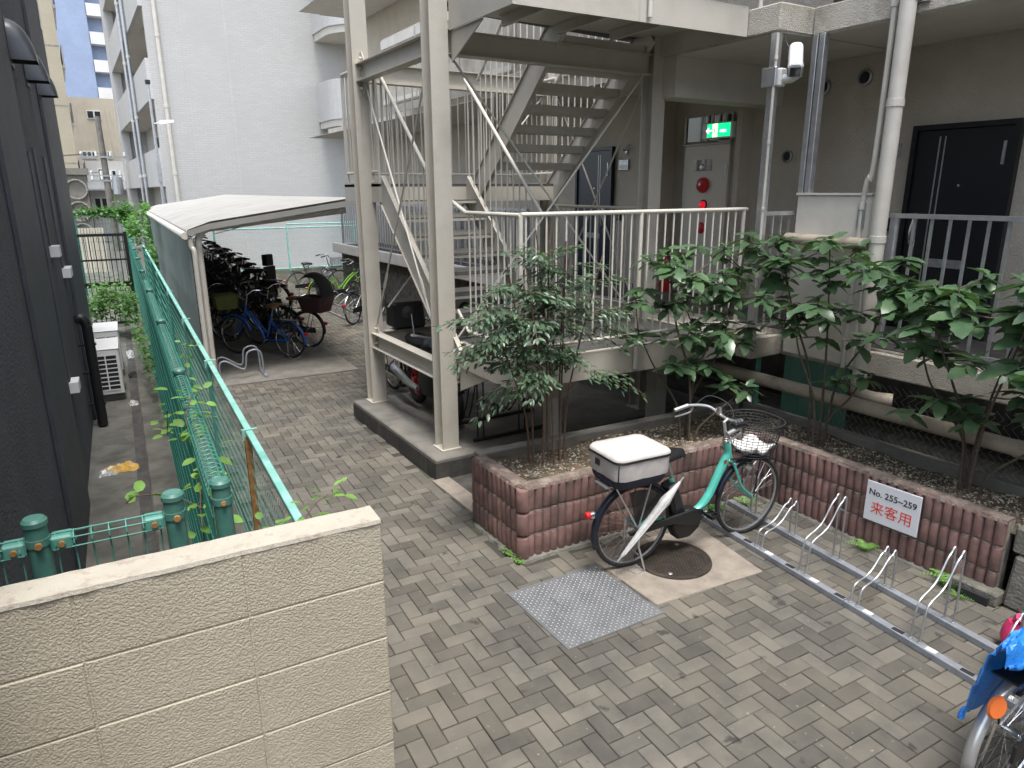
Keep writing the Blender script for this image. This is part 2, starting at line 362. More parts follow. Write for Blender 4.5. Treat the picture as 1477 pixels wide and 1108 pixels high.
for k, (dep, p, rot) in enumerate(cand):
    z = rnd.gauss(0, .0011); tx, ty = rnd.gauss(0, .003), rnd.gauss(0, .004)
    if k < 300:
        o = obj('paver', pm, M['paver'], paving); o.location = (p.x, p.y, z); o.rotation_euler = (tx, ty, FROT+rot)
    else:
        mt = Matrix.Translation((p.x, p.y, z)) @ Matrix.Rotation(FROT+rot, 4, 'Z') @ Matrix.Rotation(ty, 4, 'Y')
        rest.add([mt @ Vector(v) for v in base.v], base.f)
rest.build('paver_field', M['paver'], paving, kind='stuff')

# concrete slab under the shed, kerb strip, plinth under the staircase
b = MB(); b.fbox(.62, 3.0, 10.45, 25.6, -.08, .02)
struct(b.build('shed_slab', M['conc'], bevel=.006), 'grey concrete slab under the bicycle shed')
b = MB(); b.box(2.60, 2.78, 4.76, 5.72, -.08, .012)
struct(b.build('kerb_strip', M['conc_pink'], bevel=.004), 'pale concrete strip between planter and plinth')
b = MB(); b.box(2.65, 5.75, 5.725, 8.07, -.08, .204)
pl = b.build('plinth', M['conc'], bevel=.012); struct(pl, 'concrete plinth carrying the steel staircase')
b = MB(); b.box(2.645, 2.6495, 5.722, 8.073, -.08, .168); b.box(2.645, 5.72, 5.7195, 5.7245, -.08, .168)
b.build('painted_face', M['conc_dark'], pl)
# floor under the deck, a step lower and dark
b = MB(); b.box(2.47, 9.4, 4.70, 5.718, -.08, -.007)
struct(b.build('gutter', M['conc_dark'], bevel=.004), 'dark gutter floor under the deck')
# alley beside the dark house
b = MB(); b.fbox(-2.4, .42, 1.2, 26, -.08, .25)
alley = struct(b.build('alley', M['alley']), 'narrow stained concrete alley beside the dark house')
b = MB(); b.fbox(-.055, .20, 2.0, 26, .25, .30); b.fbox(.20, .42, 2.0, 26, .25, .36)
b.build('kerb', M['alley'], alley, bevel=.008)
b = MB(); b.fbox(-.15, -.06, 2.0, 26, .2505, .256)
b.build('drain_channel', M['conc_dark'], alley)

# ------------------------------------------------------------------ steel plate, manhole, concrete patch
b = MB(); b.hexa([(2.99,3.02,-.02),(3.94,2.93,-.02),(4.07,3.70,-.02),(2.99,3.84,-.02),(2.99,3.02,.006),(3.94,2.93,.006),(4.07,3.70,.006),(2.99,3.84,.006)])
struct(b.build('manhole_surround', M['conc_pink'], bevel=.004), 'pinkish concrete square round the manhole')
mh = thing('manhole_cover', 'round dark iron manhole cover with grid relief under the teal bicycle', 'manhole', (3.50,3.40,.006))
mc = (3.50, 3.40)
M['iron'] = mat('cast_iron', (.075,.062,.05), .6, .5, c2=(.05,.042,.036), scale=12, rv=.12, c3=(.13,.105,.08), s3=5)
b = MB(); b.lathe([(0,.008),(.262,.008),(.264,.012),(.285,.012),(.288,.0)], 48, (*mc,.006)); b.build('disc', M['iron'], mh)
b = MB()
for i in range(-9, 10):
    for j in range(-12, 13):
        x, y = i*.028 + (j % 2)*.014, j*.021
        if math.hypot(x, y) < .25: b.box(mc[0]+x-.011, mc[0]+x+.011, mc[1]+y-.007, mc[1]+y+.007, .013, .0175)
b.build('relief', M['iron'], mh, kind='stuff')
b = MB()
for sx, sy in ((-.17,-.15),(.18,.14)): b.lathe([(0,.022),(.012,.022),(.018,.018)], 12, (mc[0]+sx, mc[1]+sy, 0))
b.build('keyhole', M['galv'], mh)
pt = thing('checker_plate', 'square galvanised chequered steel plate set in the paving', 'plate', (2.58,3.3,0))
M['plate'] = mat('plate_steel', (.2,.205,.21), .6, .4, c2=(.15,.155,.16), scale=5, rv=.12, c3=(.22,.13,.075), s3=3.4, lo3=.665, hi3=.70)
plq = [(2.20,2.95),(2.965,2.925),(2.955,3.655),(2.20,3.675)]
b = MB(); b.prism(plq, -.03, .006); b.build('sheet', M['plate'], pt)
b = MB(); b.prism([(x+(-.012 if x < 2.5 else .012), y+(-.012 if y < 3.3 else .012)) for x, y in plq], -.03, -.0025); b.build('frame', M['conc_dark'], pt)
b = MB()
for i in range(30):
    for j in range(32):
        x, y = 2.225+i*.0245, 2.965+j*.0217 - (i/30)*.02
        a = PI/4 if (i+j) % 2 else -PI/4
        dx, dy = math.cos(a)*.0095, math.sin(a)*.0095; ex, ey = -math.sin(a)*.003, math.cos(a)*.003
        if x > 2.94 or y > 3.645: continue
        b.add([(x-dx*1.15,y-dy*1.15,.0055),(x+ex*1.6,y+ey*1.6,.0055),(x+dx*1.15,y+dy*1.15,.0055),(x-ex*1.6,y-ey*1.6,.0055),(x,y,.0105)], [(0,3,4),(3,2,4),(2,1,4),(1,0,4)])
M['plate_worn'] = mat('plate_worn', (.36,.365,.37), .42, .6); b.build('tread_pattern', M['plate_worn'], pt, kind='stuff')
b = MB(); b.box(2.42,2.425,3.37,3.47,.006,.0075); b.box(2.77,2.775,3.2,3.28,.006,.0075); b.build('lift_slot', M['blackm'], pt)

# ------------------------------------------------------------------ block wall in front
bw = thing('block_wall', 'beige textured concrete block wall in the foreground', 'wall', FW(-.4,1.9,0))
def reliefmat(name, c, c2, top):
    m_ = mat(name, c, .75, c2=c2, scale=5, c3=(c[0]*.8,c[1]*.78,c[2]*.75), s3=2.0, lo3=.55, hi3=.8)
    t = m_.node_tree; N = t.nodes; ge = N.new('ShaderNodeNewGeometry')
    n1 = N.new('ShaderNodeTexNoise'); n1.inputs['Scale'].default_value = 150; n1.inputs['Detail'].default_value = 2.0; n1.inputs['Roughness'].default_value = .5; n1.inputs['Distortion'].default_value = .25
    t.links.new(ge.outputs['Position'], n1.inputs['Vector'])
    mr = N.new('ShaderNodeMapRange'); mr.interpolation_type = 'SMOOTHSTEP'; mr.inputs[1].default_value = .36; mr.inputs[2].default_value = .62; t.links.new(n1.outputs[0], mr.inputs[0])
    bp = N.new('ShaderNodeBump'); bp.inputs['Strength'].default_value = 1.0 if not top else .5; bp.inputs['Distance'].default_value = .0014
    t.links.new(mr.outputs[0], bp.inputs['Height']); t.links.new(bp.outputs[0], N['Principled BSDF'].inputs['Normal'])
    return m_
M['relief'] = reliefmat('block_relief_paint', (.435,.385,.295), (.405,.355,.27), False)
M['relief_top'] = mat('block_coping_paint', (.43,.395,.325), .85, c2=(.39,.355,.285), scale=8, c3=(.27,.205,.175), s3=26, lo3=.55, hi3=.8, bump=.6, bscale=120, dist=.006)
xs = [.567, .177, -.223, -.623, -1.023, -1.423]
for i in range(len(xs)-1):
    for j in range(9):
        z1 = 1.752-.197*j; z0 = max(.0, z1-.197)
        if z1 <= .02: continue
        b = MB(); b.fbox(xs[i+1]+.0018, xs[i]-(.0 if i == 0 else .0018), 1.85+rnd.uniform(-.0012,.0012), 1.957, z0+.0018, z1-(.0 if j == 0 else .0018))
        b.build('block', M['relief'], bw, bevel=.0035)
b = MB(); b.fbox(-1.42, .558, 1.8535, 1.951, 0, 1.75); b.build('mortar_core', M['relief'], bw)
b = MB(); n = 60; vs = []
for i in range(n+1):
    x = lerp(-1.42, .5665, i/n)
    e = rnd.uniform(-.0025,.0025); vs += [FW(x, 1.8478+e, 1.748), FW(x, 1.851+e, 1.7595), FW(x, 1.955+e, 1.761), FW(x, 1.9592, 1.748)]
b.add(vs, [f for i in range(n) for f in ((4*i,4*i+4,4*i+5,4*i+1),(4*i+1,4*i+5,4*i+6,4*i+2),(4*i+2,4*i+6,4*i+7,4*i+3))] + [(0,1,2,3),(4*n+3,4*n+2,4*n+1,4*n)])
b.build('coping', M['relief_top'], bw)

# ------------------------------------------------------------------ planter of scalloped blocks
pln = thing('planter', 'corner planter of pinkish scalloped concrete blocks filled with soil', 'planter', (3.6,4.3,0))
LW = .0685; LH = .187
def log_mesh(w, h, bulge, deep):
    b = MB(); n = 7; zs = [0, .008, .022, h-.022, h-.008, h]; sc = [.55,.84,1,1,.84,.55]
    vs = []
    for z, s_ in zip(zs, sc):
        for k in range(n):
            a = PI*k/(n-1); vs.append((-math.cos(a)*w*.5*(.9+.1*s_), -math.sin(a)**.75*bulge*s_, z))
        vs.append((w*.45, deep, z)); vs.append((-w*.45, deep, z))
    m_ = n+2; fs = []
    for i in range(len(zs)-1):
        for k in range(m_): fs.append((i*m_+k, i*m_+(k+1) % m_, (i+1)*m_+(k+1) % m_, (i+1)*m_+k))
    fs += [tuple(range(m_-1,-1,-1)), tuple((len(zs)-1)*m_+k for k in range(m_))]
    b.add(vs, fs); return b
lm = log_mesh(LW, LH, .03, .05).mesh('log_block', smooth=True, ang=50)
cm_ = log_mesh(.10, LH, .045, .05).mesh('corner_block', smooth=True, ang=50)
for me in (lm, cm_): me.materials.append(M['log'])
def run(p, q, skip0=0, h0=.012, ncourse=3):
    p = Vector(p); q = Vector(q); d = q-p; n = round(d.length/LW); rz = math.atan2(d.y, d.x)
    for i in range(skip0, n):
        c = p + d*((i+.5)/n)
        for k in range(ncourse):
            o = obj('block', lm, None, pln)
            o.location = c + Vector((rnd.gauss(0,.0012), rnd.gauss(0,.0012), h0 + k*(LH+.004))) - WORLD[pln]
            o.rotation_euler = (0, 0, rz); o.scale = (d.length/n/LW*.985, rnd.uniform(.94,1.05), 1)
A0, A1, A2, A3 = Vector((2.545,4.715,0)), Vector((2.545,4.01,0)), Vector((4.985,3.885,0)), Vector((4.965,1.86,0))
run(A0, A1); run(A1 + Vector((.03,-.0,0)), A2); run(A2, A3)
for k in range(3):
    o = obj('corner_block', cm_, None, pln); o.location = Vector((2.548,4.012,.012+k*(LH+.004))) - WORLD[pln]; o.rotation_euler = (0,0,-PI/4)
    o = obj('corner_block', cm_, None, pln); o.location = Vector((2.555,4.74,.012+k*(LH+.004))) - WORLD[pln]; o.rotation_euler = (0,0,-PI*.85); o.scale = (.8,.8,1)
# mortar between the courses and behind the blocks
b = MB()
def wallrun(p, q, t, z0, z1, out=0.0):
    p = Vector(p); q = Vector(q); d = (q-p).normalized(); nn = Vector((-d.y, d.x, 0))
    a = [p+nn*(-out), q+nn*(-out), q+nn*t, p+nn*t]
    b.hexa([v+Vector((0,0,z0)) for v in a] + [v+Vector((0,0,z1)) for v in a])
for (p, q) in ((A0,A1),(A1,A2+Vector((.0,0,0))),(A2,A3)): wallrun(p+Vector((.0,0,0)), q, .10, 0, .575, -.014)
b.build('backing_wall', M['mortar'], pln)
def wavy(p, q, z, mname, amp, th, name):
    p = Vector(p); q = Vector(q); d = q-p; n = round(d.length/LW)*4; u = d.normalized(); nn = Vector((u.y, -u.x, 0)); bb = MB(); vs = []
    for i in range(n+1):
        ph = (i/4) % 1; off = math.sin(PI*ph)**.75*amp + rnd.uniform(-.0015,.0015); c = p + d*(i/n)
        vs += [c+nn*off+Vector((0,0,z-th/2)), c+nn*off+Vector((0,0,z+th/2)), c-nn*.03+Vector((0,0,z+th/2)), c-nn*.03+Vector((0,0,z-th/2))]
    bb.add(vs, [f for i in range(n) for f in ((4*i,4*i+4,4*i+5,4*i+1),(4*i+1,4*i+5,4*i+6,4*i+2),(4*i+3,4*i+7,4*i+4,4*i))])
    bb.build(name, M[mname], pln)
for k in (1, 2):
    for (p, q) in ((A0,A1),(A1+Vector((.03,0,0)),A2),(A2,A3)): wavy(p, q, .010+k*(LH+.004), 'mortar', .0262, .0085, 'mortar_joint')
M['planter_cap'] = mat('planter_cap', (.21,.155,.13), .95, c2=(.12,.095,.08), scale=16, bump=1, bscale=60, c3=(.32,.27,.22), s3=9, lo3=.5, hi3=.7)
def cap(p, q, inn):
    p = Vector(p); q = Vector(q); d = q-p; n = int(d.length/.03); u = d.normalized(); nn = Vector((u.y, -u.x, 0)); bb = MB(); vs = []
    for i in range(n+1):
        c = p+d*(i/n); j = rnd.uniform(-.004,.004)
        vs += [c+nn*(.024+j)+Vector((0,0,.566)), c+nn*(.012+j)+Vector((0,0,.590+j)), c-nn*.035+Vector((0,0,.596+rnd.uniform(-.004,.004))), c-nn*(inn+j)+Vector((0,0,.586)), c-nn*(inn+j)+Vector((0,0,.45))]
    bb.add(vs, [f for i in range(n) for f in tuple((5*i+k,5*i+5+k,5*i+6+k,5*i+1+k) for k in range(4))] + [(0,1,2,3,4),(5*n+4,5*n+3,5*n+2,5*n+1,5*n)])
    bb.build('rim', M['planter_cap'], pln, smooth=True)
cap(A0+Vector((0,.02,0)), A1, .10); cap(A1, A2, .10); cap(A2+Vector((0,.02,0)), A3, .10)
b = MB(); b.tube([(2.57,4.02,.545),(2.585,4.005,.588)], [.05,.03], 12); b.build('rim_corner', M['planter_cap'], pln, smooth=True)
# kerbs behind
b = MB(); b.prism([(2.63,4.80),(2.75,4.80),(5.62,4.66),(5.62,4.76),(2.63,4.92)], -.02, .57); b.build('back_kerb', M['conc'], pln, bevel=.008)
b = MB(); b.box(5.66, 5.76, 1.0, 4.655, -.02, .575); b.build('back_kerb', M['conc'], pln, bevel=.008)
# soil as one uneven sheet
def soilz(x, y): return .50 + .018*math.sin(x*5.1+y*2.7)+.012*math.sin(x*13+1)*math.cos(y*11)
b = MB()
def sheet(x0,x1,y0,y1,nx,ny,zf,cut=None):
    vs = [(lerp(x0,x1,i/nx), lerp(y0,y1,j/ny), zf(lerp(x0,x1,i/nx), lerp(y0,y1,j/ny))) for j in range(ny+1) for i in range(nx+1)]
    b.add(vs, [(j*(nx+1)+i, j*(nx+1)+i+1, (j+1)*(nx+1)+i+1, (j+1)*(nx+1)+i) for j in range(ny) for i in range(nx)])
sheet(2.6,5.7,3.95,4.82,60,18,soilz); b.v = [(x, lerp(4.09-(x-2.55)*.051, 4.82, (y-3.95)/.87), z) for x, y, z in b.v]; sheet(5.02,5.7,1.0,3.95,14,60,soilz)
b.build('soil', M['soil'], pln, smooth=True)
b = MB()
for k in range(5200):
    if k % 5 < 2: x, y = rnd.uniform(2.68,5.6), rnd.uniform(4.10,4.72)
    else: x, y = rnd.uniform(5.08,5.64), rnd.uniform(1.0,4.2)
    z = soilz(x,y); r_ = rnd.uniform(.007,.019); a = rnd.uniform(0,PI); tl = rnd.uniform(-.5,.5)
    ca, sa = math.cos(a)*r_, math.sin(a)*r_
    b.add([(x-ca,y-sa,z+.002),(x+sa*.6,y-ca*.6,z+.004+tl*r_),(x+ca,y+sa,z+.003),(x-sa*.6,y+ca*.6,z+.005-tl*r_),(x,y,z+.006+r_*.35)], [(0,1,4),(1,2,4),(2,3,4),(3,0,4)])
b.build('bark_chips', M['chip'], pln, kind='stuff')
M['oldconc'] = mat('old_concrete', (.20,.19,.165), .95, c2=(.12,.115,.095), scale=7, bump=.8, bscale=50, c3=(.07,.08,.045), s3=4)
b = MB()
def foot(p, q):
    p = Vector(p); q = Vector(q); d = q-p; n = int(d.length/.05); u = d.normalized(); nn = Vector((u.y,-u.x,0)); vs = []
    for i in range(n+1):
        c = p+d*(i/n); o_ = .055+rnd.uniform(-.014,.014); vs += [c+nn*o_+Vector((0,0,-.01)), c+nn*(o_-.01)+Vector((0,0,.012)), c+Vector((0,0,.03))]
    b.add(vs, [f for i in range(n) for f in ((3*i,3*i+3,3*i+4,3*i+1),(3*i+1,3*i+4,3*i+5,3*i+2))])
foot(A0,A1); foot(A1+Vector((-.05,0,0)),A2); foot(A2,A3)
b.build('mortar_foot', M['oldconc'], pln, smooth=True)

# concrete end block and the next planter stretch
eb = thing('concrete_end_block', 'weathered concrete footing block at the end of the pink planter', 'block', (5.0,1.6,0))
b = MB(); b.hexa([(4.92,1.42,.0),(5.2,1.42,0),(5.2,1.80,0),(4.93,1.80,0),(4.955,1.45,.36),(5.2,1.45,.38),(5.2,1.78,.40),(4.965,1.79,.37)]); b.build('footing', M['oldconc'], eb, bevel=.02)
b = MB(); b.box(4.975,5.2,1.68,1.815,.38,.56); b.build('pier', M['oldconc'], eb, bevel=.012)
b = MB(); b.box(4.98,5.2,1.0,1.44,0,.3); b.build('base', M['oldconc'], eb, bevel=.012)
np_ = thing('planter', 'short stretch of pink scalloped blocks beyond the concrete footing', 'planter', (4.95,1.3,.36))
for i in range(5):
    for k in range(2):
        o = obj('block', lm, None, np_); o.location = Vector((4.975,1.63-i*LW,.36+k*(LH+.004))) - WORLD[np_]; o.rotation_euler = (0,0,-PI/2)
b = MB(); b.box(4.98,5.2,1.28,1.67,.30,.74); b.build('backing_wall', M['mortar'], np_)
b = MB(); b.box(4.86,4.9845,1.80,2.10,.0,.095); b.build('drain_lintel', M['oldconc'], eb, bevel=.01)
b = MB(); b.box(4.83,4.859,1.84,2.04,-.01,.06); b.build('drain_opening', M['blackm'], eb)
# ------------------------------------------------------------------ apartment house on the right
ap = thing('apartment_house', 'beige rendered apartment house with open corridors beside the yard', 'building', (7.2,6,0))
XW, XE = 7.2, 5.9
def abox(name, mt, x0,x1,y0,y1,z0,z1, par=ap, bevel=0, label=None):
    b = MB(); b.box(x0,x1,y0,y1,z0,z1); return b.build(name, M[mt], par, bevel, label=label)
wallp = abox('wall', 'plaster', XW, XW+.25, -4, 19.5, .9, 12.5)
abox('basement_wall', 'conc_dark', 7.9, 8.1, -4, 19.5, -.08, 1.04)
abox('basement_cross_wall', 'conc_dark', 5.8, 7.89, 8.2, 8.35, -.08, 1.04)
for fl, (zb, zt) in enumerate(((1.09,1.30),(4.02,4.25),(6.95,7.18),(9.88,10.11))):
    abox('corridor_slab', 'slab', XE, XW-.004, -4, 4.44, zb, zt, bevel=.012)
    abox('lobby_slab', 'slab', 5.46, XW-.004, 4.445, 9.4, zb, zt, bevel=.012)
    abox('corridor_slab', 'slab', 6.05, XW-.004, 9.405, 19, zb, zt, bevel=.012)
    if fl: 
        abox('soffit', 'ceil', XE+.02, XW-.02, -3.9, 4.42, zb-.006, zb-.002); abox('soffit', 'ceil', 5.5, XW-.02, 4.46, 18.9, zb-.006, zb-.002)
    abox('floor_finish', 'deck', XE+.16, XW-.01, -3.9, 18.9, zt+.001, zt+.006)
abox('lobby_beam', 'ceil', 5.50, XW-.003, 5.72, 6.02, 3.62, 4.013)
abox('pier', 'plaster', 6.95, XW-.003, 7.42, 7.62, 1.306, 4.01); abox('pier', 'plaster', 7.0, XW-.003, 6.12, 6.20, 1.306, 3.61)
abox('roof_slab', 'slab', 5.5, 14, -4, 19.5, 12.5, 12.8)
# base under the far corridor: rubble stone wall, ledge
M['rubble'] = mat('rubble_stone', (.17,.155,.13), .95, c2=(.08,.072,.06), scale=9, bump=1, bscale=18, dist=.04)
abox('base_wall', 'rubble', 6.2, 6.4, 8.36, 19, -.08, 1.085)
abox('base_ledge', 'offwhite', 5.95, 6.048, 9.41, 19, 1.12, 1.36, bevel=.01)
# deep parapet upstairs, beyond the stairs
for fl, z in ((1,4.25),(2,7.18)):
    for k in range(3):
        y0 = 8.9+k*1.6
        p_ = abox('parapet_panel', 'slab', 5.50, 5.58, y0+.01, y0+1.58, z+.02, z+1.2, bevel=.012)
        b = MB()
        for (a0,a1,c0,c1) in ((y0+.03,y0+1.56,z+1.02,z+1.17),(y0+.03,y0+1.56,z+.05,z+.12)): b.box(5.49,5.4995,a0,a1,c0,c1)
        b.build('border', M['offwhite'], p_)
# upstairs front parapets near the camera side (seen from below at the picture's top right)
abox('parapet_panel', 'offwhite', XE+.05, XE+.13, -1.5, 3.35, 4.30, 5.4, bevel=.01)
abox('parapet_panel', 'offwhite', XE+.05, XE+.13, 3.62, 4.1, 4.30, 5.4, bevel=.01)
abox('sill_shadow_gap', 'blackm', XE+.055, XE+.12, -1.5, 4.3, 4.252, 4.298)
# spandrel panel downstairs between railing stretches
sp_ = abox('spandrel_panel', 'offwhite', XE-.03, XE+.07, 3.66, 4.40, 1.13, 2.64, bevel=.008)
abox('panel_cap', 'offwhite', XE-.045, XE+.085, 3.65, 4.41, 2.641, 2.66)
# doors
def door(y0, y1, z1, mt, handle_y, strips, par=ap):
    d = abox('door', mt, XW-.05, XW-.004, y0, y1, 1.31, z1, bevel=.004)
    b = MB()
    b.box(XW-.075,XW-.005,y0-.05,y0-.002,1.31,z1+.05); b.box(XW-.075,XW-.005,y1+.002,y1+.05,1.31,z1+.05); b.box(XW-.075,XW-.005,y0-.002,y1+.002,z1+.002,z1+.05)
    b.build('frame', M[mt], d)
    b = MB()
    for s_ in strips: b.box(XW-.054,XW-.0505,s_,s_+.012,1.42,z1-.06)
    b.build('trim', M['galv'], d)
    b = MB(); b.tube(smoothpath([(XW-.052,handle_y,2.12),(XW-.11,handle_y,2.18),(XW-.12,handle_y,2.28),(XW-.09,handle_y,2.40),(XW-.052,handle_y,2.45)],5), .013, 8); b.box(XW-.062,XW-.051,handle_y-.025,handle_y+.025,2.02,2.46)
    b.build('handle', M['chrome'], d, smooth=True)
    b = MB(); b.lathe([(0,-.058),(.011,-.058),(.014,-.05)], 12, (XW,(y0+y1)/2-.02,2.72), 'x'); b.build('peephole', M['chrome'], d)
    b = MB(); b.box(XW-.058,XW-.0505,(y0+y1)/2-.19,(y0+y1)/2+.19,1.95,2.03); b.build('letter_slot', M['galv'], d)
    b = MB(); b.box(XW-.06,XW-.0505,y0+.05,y0+.075,2.9,3.1); b.build('door_closer_guard', M['galv'], d)
    return d
door(3.21, 4.06, 3.23, 'door', 3.97, (3.79, 3.84))
door(8.74, 9.56, 3.28, 'bluedoor', 8.86, (8.98, 9.03))
# meter cabinet with transom window (fire alarm fittings are things of their own)
cb_ = abox('meter_cupboard_door', 'cab', XW-.045, XW-.004, 6.42, 7.20, 1.32, 3.245, bevel=.004)
b = MB(); b.box(XW-.05,XW-.0455,6.70,7.02,2.93,3.07); b.build('meter_window', M['glass'], cb_)
b = MB(); b.lathe([(0,-.07),(.03,-.068),(.045,-.05)], 14, (XW,6.86,2.97), 'x'); b.build('meter_dial', M['galv'], cb_)
b = MB(); b.box(XW-.052,XW-.0455,6.445,6.47,1.9,2.0); b.box(XW-.052,XW-.0455,6.445,6.47,2.85,3.0); b.build('hinge', M['galv'], cb_)
tw = abox('transom_window', 'glass', XW-.03, XW-.005, 6.42, 7.20, 3.30, 3.60)
b = MB()
for y_ in (6.40,6.61,6.80,7.19): b.box(XW-.05,XW-.031,y_,y_+.025,3.29,3.61)
b.box(XW-.05,XW-.031,6.4255,6.61,3.27,3.2995); b.box(XW-.06,XW-.031,6.4,7.215,3.25,3.269); b.build('mullion', M['offwhite'], tw)
# vents and the small fittings by the doors
def vent(y, z, r=.075):
    v = thing('wall_vent', 'round dark pipe vent cap high on the plaster corridor wall', 'vent', (XW,y,z), group='round vents on the corridor wall')
    b = MB(); b.lathe([(r,-.005),(r,-.03),(r*.82,-.04),(r*.72,-.02),(0,-.02)], 20, (XW,y,z), 'x'); b.build('hood', M['galv'], v, smooth=True)
    b = MB(); b.lathe([(r*.7,-.022),(0,-.024)], 20, (XW,y,z), 'x'); b.build('mesh', M['blackm'], v)
    return v
vent(5.58, 3.06, .07)['label'] = 'low round vent cap on the corridor wall beside the fire cupboard'
vent(5.20, 3.76, .085)['label'] = 'round vent cap high on the corridor wall beside the double upright'; vent(4.72, 3.80, .08)['label'] = 'round vent cap high on the corridor wall close behind the thick drain pipe'
def small(name, label, cat, mt, parts, loc, group=None):
    t = thing(name, label, cat, loc, group=group)
    for nm, m_, bx in parts: b = MB(); b.box(*bx); b.build(nm, M[m_], t, bevel=.004)
    return t
small('nameplate', 'grey nameplate beside the black apartment door', 'nameplate', '', [('plate','galv',(XW-.03,XW-.002,4.24,4.46,3.00,3.13)),('card','white_plastic',(XW-.033,XW-.0305,4.26,4.44,3.02,3.06))], (XW,4.35,3.0))
small('nameplate', 'grey nameplate beside the dark blue apartment door', 'nameplate', '', [('plate','galv',(XW-.03,XW-.002,8.36,8.58,2.98,3.13)),('card','white_plastic',(XW-.033,XW-.0305,8.38,8.56,3.0,3.05))], (XW,8.47,2.98))
small('doorbell', 'black doorbell intercom beside the black door', 'doorbell', '', [('case','black',(XW-.035,XW-.002,4.17,4.27,2.27,2.43)),('button','galv',(XW-.04,XW-.0355,4.20,4.24,2.30,2.33))], (XW,4.22,2.27))
small('doorbell', 'black doorbell intercom beside the dark blue door', 'doorbell', '', [('case','black',(XW-.035,XW-.002,8.5,8.58,2.24,2.40)),('button','galv',(XW-.04,XW-.0355,8.52,8.55,2.27,2.30))], (XW,8.54,2.24))
def hook(y, z, label):
    t = thing('door_lamp_bracket', label, 'bracket', (XW,y,z)); b = MB()
    b.tube(smoothpath([(XW,y,z),(XW-.06,y+.02,z+.03),(XW-.09,y-.05,z+.05),(XW-.06,y-.11,z+.1),(XW-.03,y-.08,z+.02)],5), .009, 6); b.build('arm', M['galv'], t, smooth=True)
    b = MB(); b.lathe([(0,-.03),(.03,-.028),(.035,-.003)], 12, (XW,y,z), 'x'); b.build('rose', M['galv'], t)
hook(4.40, 3.29, 'bent metal bracket above the nameplate of the black door'); hook(8.42, 3.24, 'bent metal bracket above the nameplate of the blue door')
# fire alarm bell, lamp, button
fb = thing('fire_bell', 'round red fire alarm bell on the cupboard door', 'alarm bell', (XW-.045,6.80,2.80))
b = MB(); b.lathe([(0,-.115),(.05,-.11),(.09,-.085),(.10,-.05),(.10,-.046)], 24, (XW,6.82,2.75), 'x'); b.build('gong', M['red'], fb, smooth=True)
b = MB(); b.lathe([(0,-.125),(.018,-.122),(.022,-.112)], 12, (XW,6.82,2.75), 'x'); b.build('hub', M['galv'], fb)
fl_ = thing('alarm_lamp', 'small glowing red alarm lamp under the fire bell', 'lamp', (XW-.045,6.80,2.48))
M['redlamp'] = emit('red_lamp_glow', (.6,.008,.02), .3)
b = MB(); b.lathe([(.065,-.046),(.065,-.055),(.05,-.06)], 20, (XW,6.80,2.50), 'x'); b.build('rim', M['blackm'], fl_)
b = MB(); b.lathe([(.045,-.058),(.04,-.085),(.02,-.1),(0,-.103)], 20, (XW,6.80,2.50), 'x'); b.build('lens', M['redlamp'], fl_, smooth=True)
fp = thing('alarm_button', 'round red push button box below the alarm lamp', 'alarm', (XW-.045,6.80,2.22))
b = MB(); b.lathe([(0,-.075),(.06,-.07),(.075,-.05),(.075,-.046)], 20, (XW,6.82,2.20), 'x'); b.build('case', M['red'], fp, smooth=True)
# fire extinguisher with a sticker on the pier
fe = thing('fire_extinguisher', 'dark red fire extinguisher beside the alarm cupboard', 'extinguisher', (7.05,7.33,1.306))
b = MB(); b.lathe([(0,1.306),(.07,1.306),(.075,1.33),(.075,1.72),(.05,1.8),(.025,1.83)], 18, (7.05,7.33,0)); b.build('cylinder', M['red'], fe, smooth=True)
b = MB(); b.tube(smoothpath([(7.05,7.33,1.84),(7.0,7.3,1.93),(6.96,7.28,1.84),(6.97,7.3,1.6)],6), .012, 6); b.box(7.02,7.08,7.30,7.36,1.83,1.87); b.build('valve', M['black'], fe, smooth=True)
st = thing('fire_sticker', 'vertical white strip with red lettering on the pier', 'sticker', (6.945,7.5,2.5))
b = MB(); b.box(6.944,6.9465,7.435,7.60,2.40,2.80); b.build('sheet', M['offwhite'], st)
def textmesh(s, size, font_weight=0.0, ext=.0004, align='CENTER'):
    cu = bpy.data.curves.new('t', 'FONT'); cu.body = s; cu.size = size; cu.align_x = align; cu.align_y = 'CENTER'; cu.extrude = ext; cu.offset = font_weight; cu.resolution_u = 4
    o = bpy.data.objects.new('t', cu); COL.objects.link(o); bpy.context.view_layer.update()
    me = bpy.data.meshes.new_from_object(o.evaluated_get(bpy.context.evaluated_depsgraph_get())); bpy.data.objects.remove(o); bpy.data.curves.remove(cu); return me
def text(name, s, size, mt, parent, origin, ex, ey, w=0.0, ext=.0004):
    me = textmesh(s, size, w, ext); ex = Vector(ex); ey = Vector(ey); ez = ex.cross(ey)
    mx = Matrix((ex, ey, ez)).transposed().to_4x4(); mx.translation = origin
    me.transform(mx); return obj(name, me, M[mt], parent)
for k, ch in enumerate('消火器'): text('lettering', ch, .085, 'red', st, (6.9435,7.517,2.73-.125*k), (0,-1,0), (0,0,1), 0)
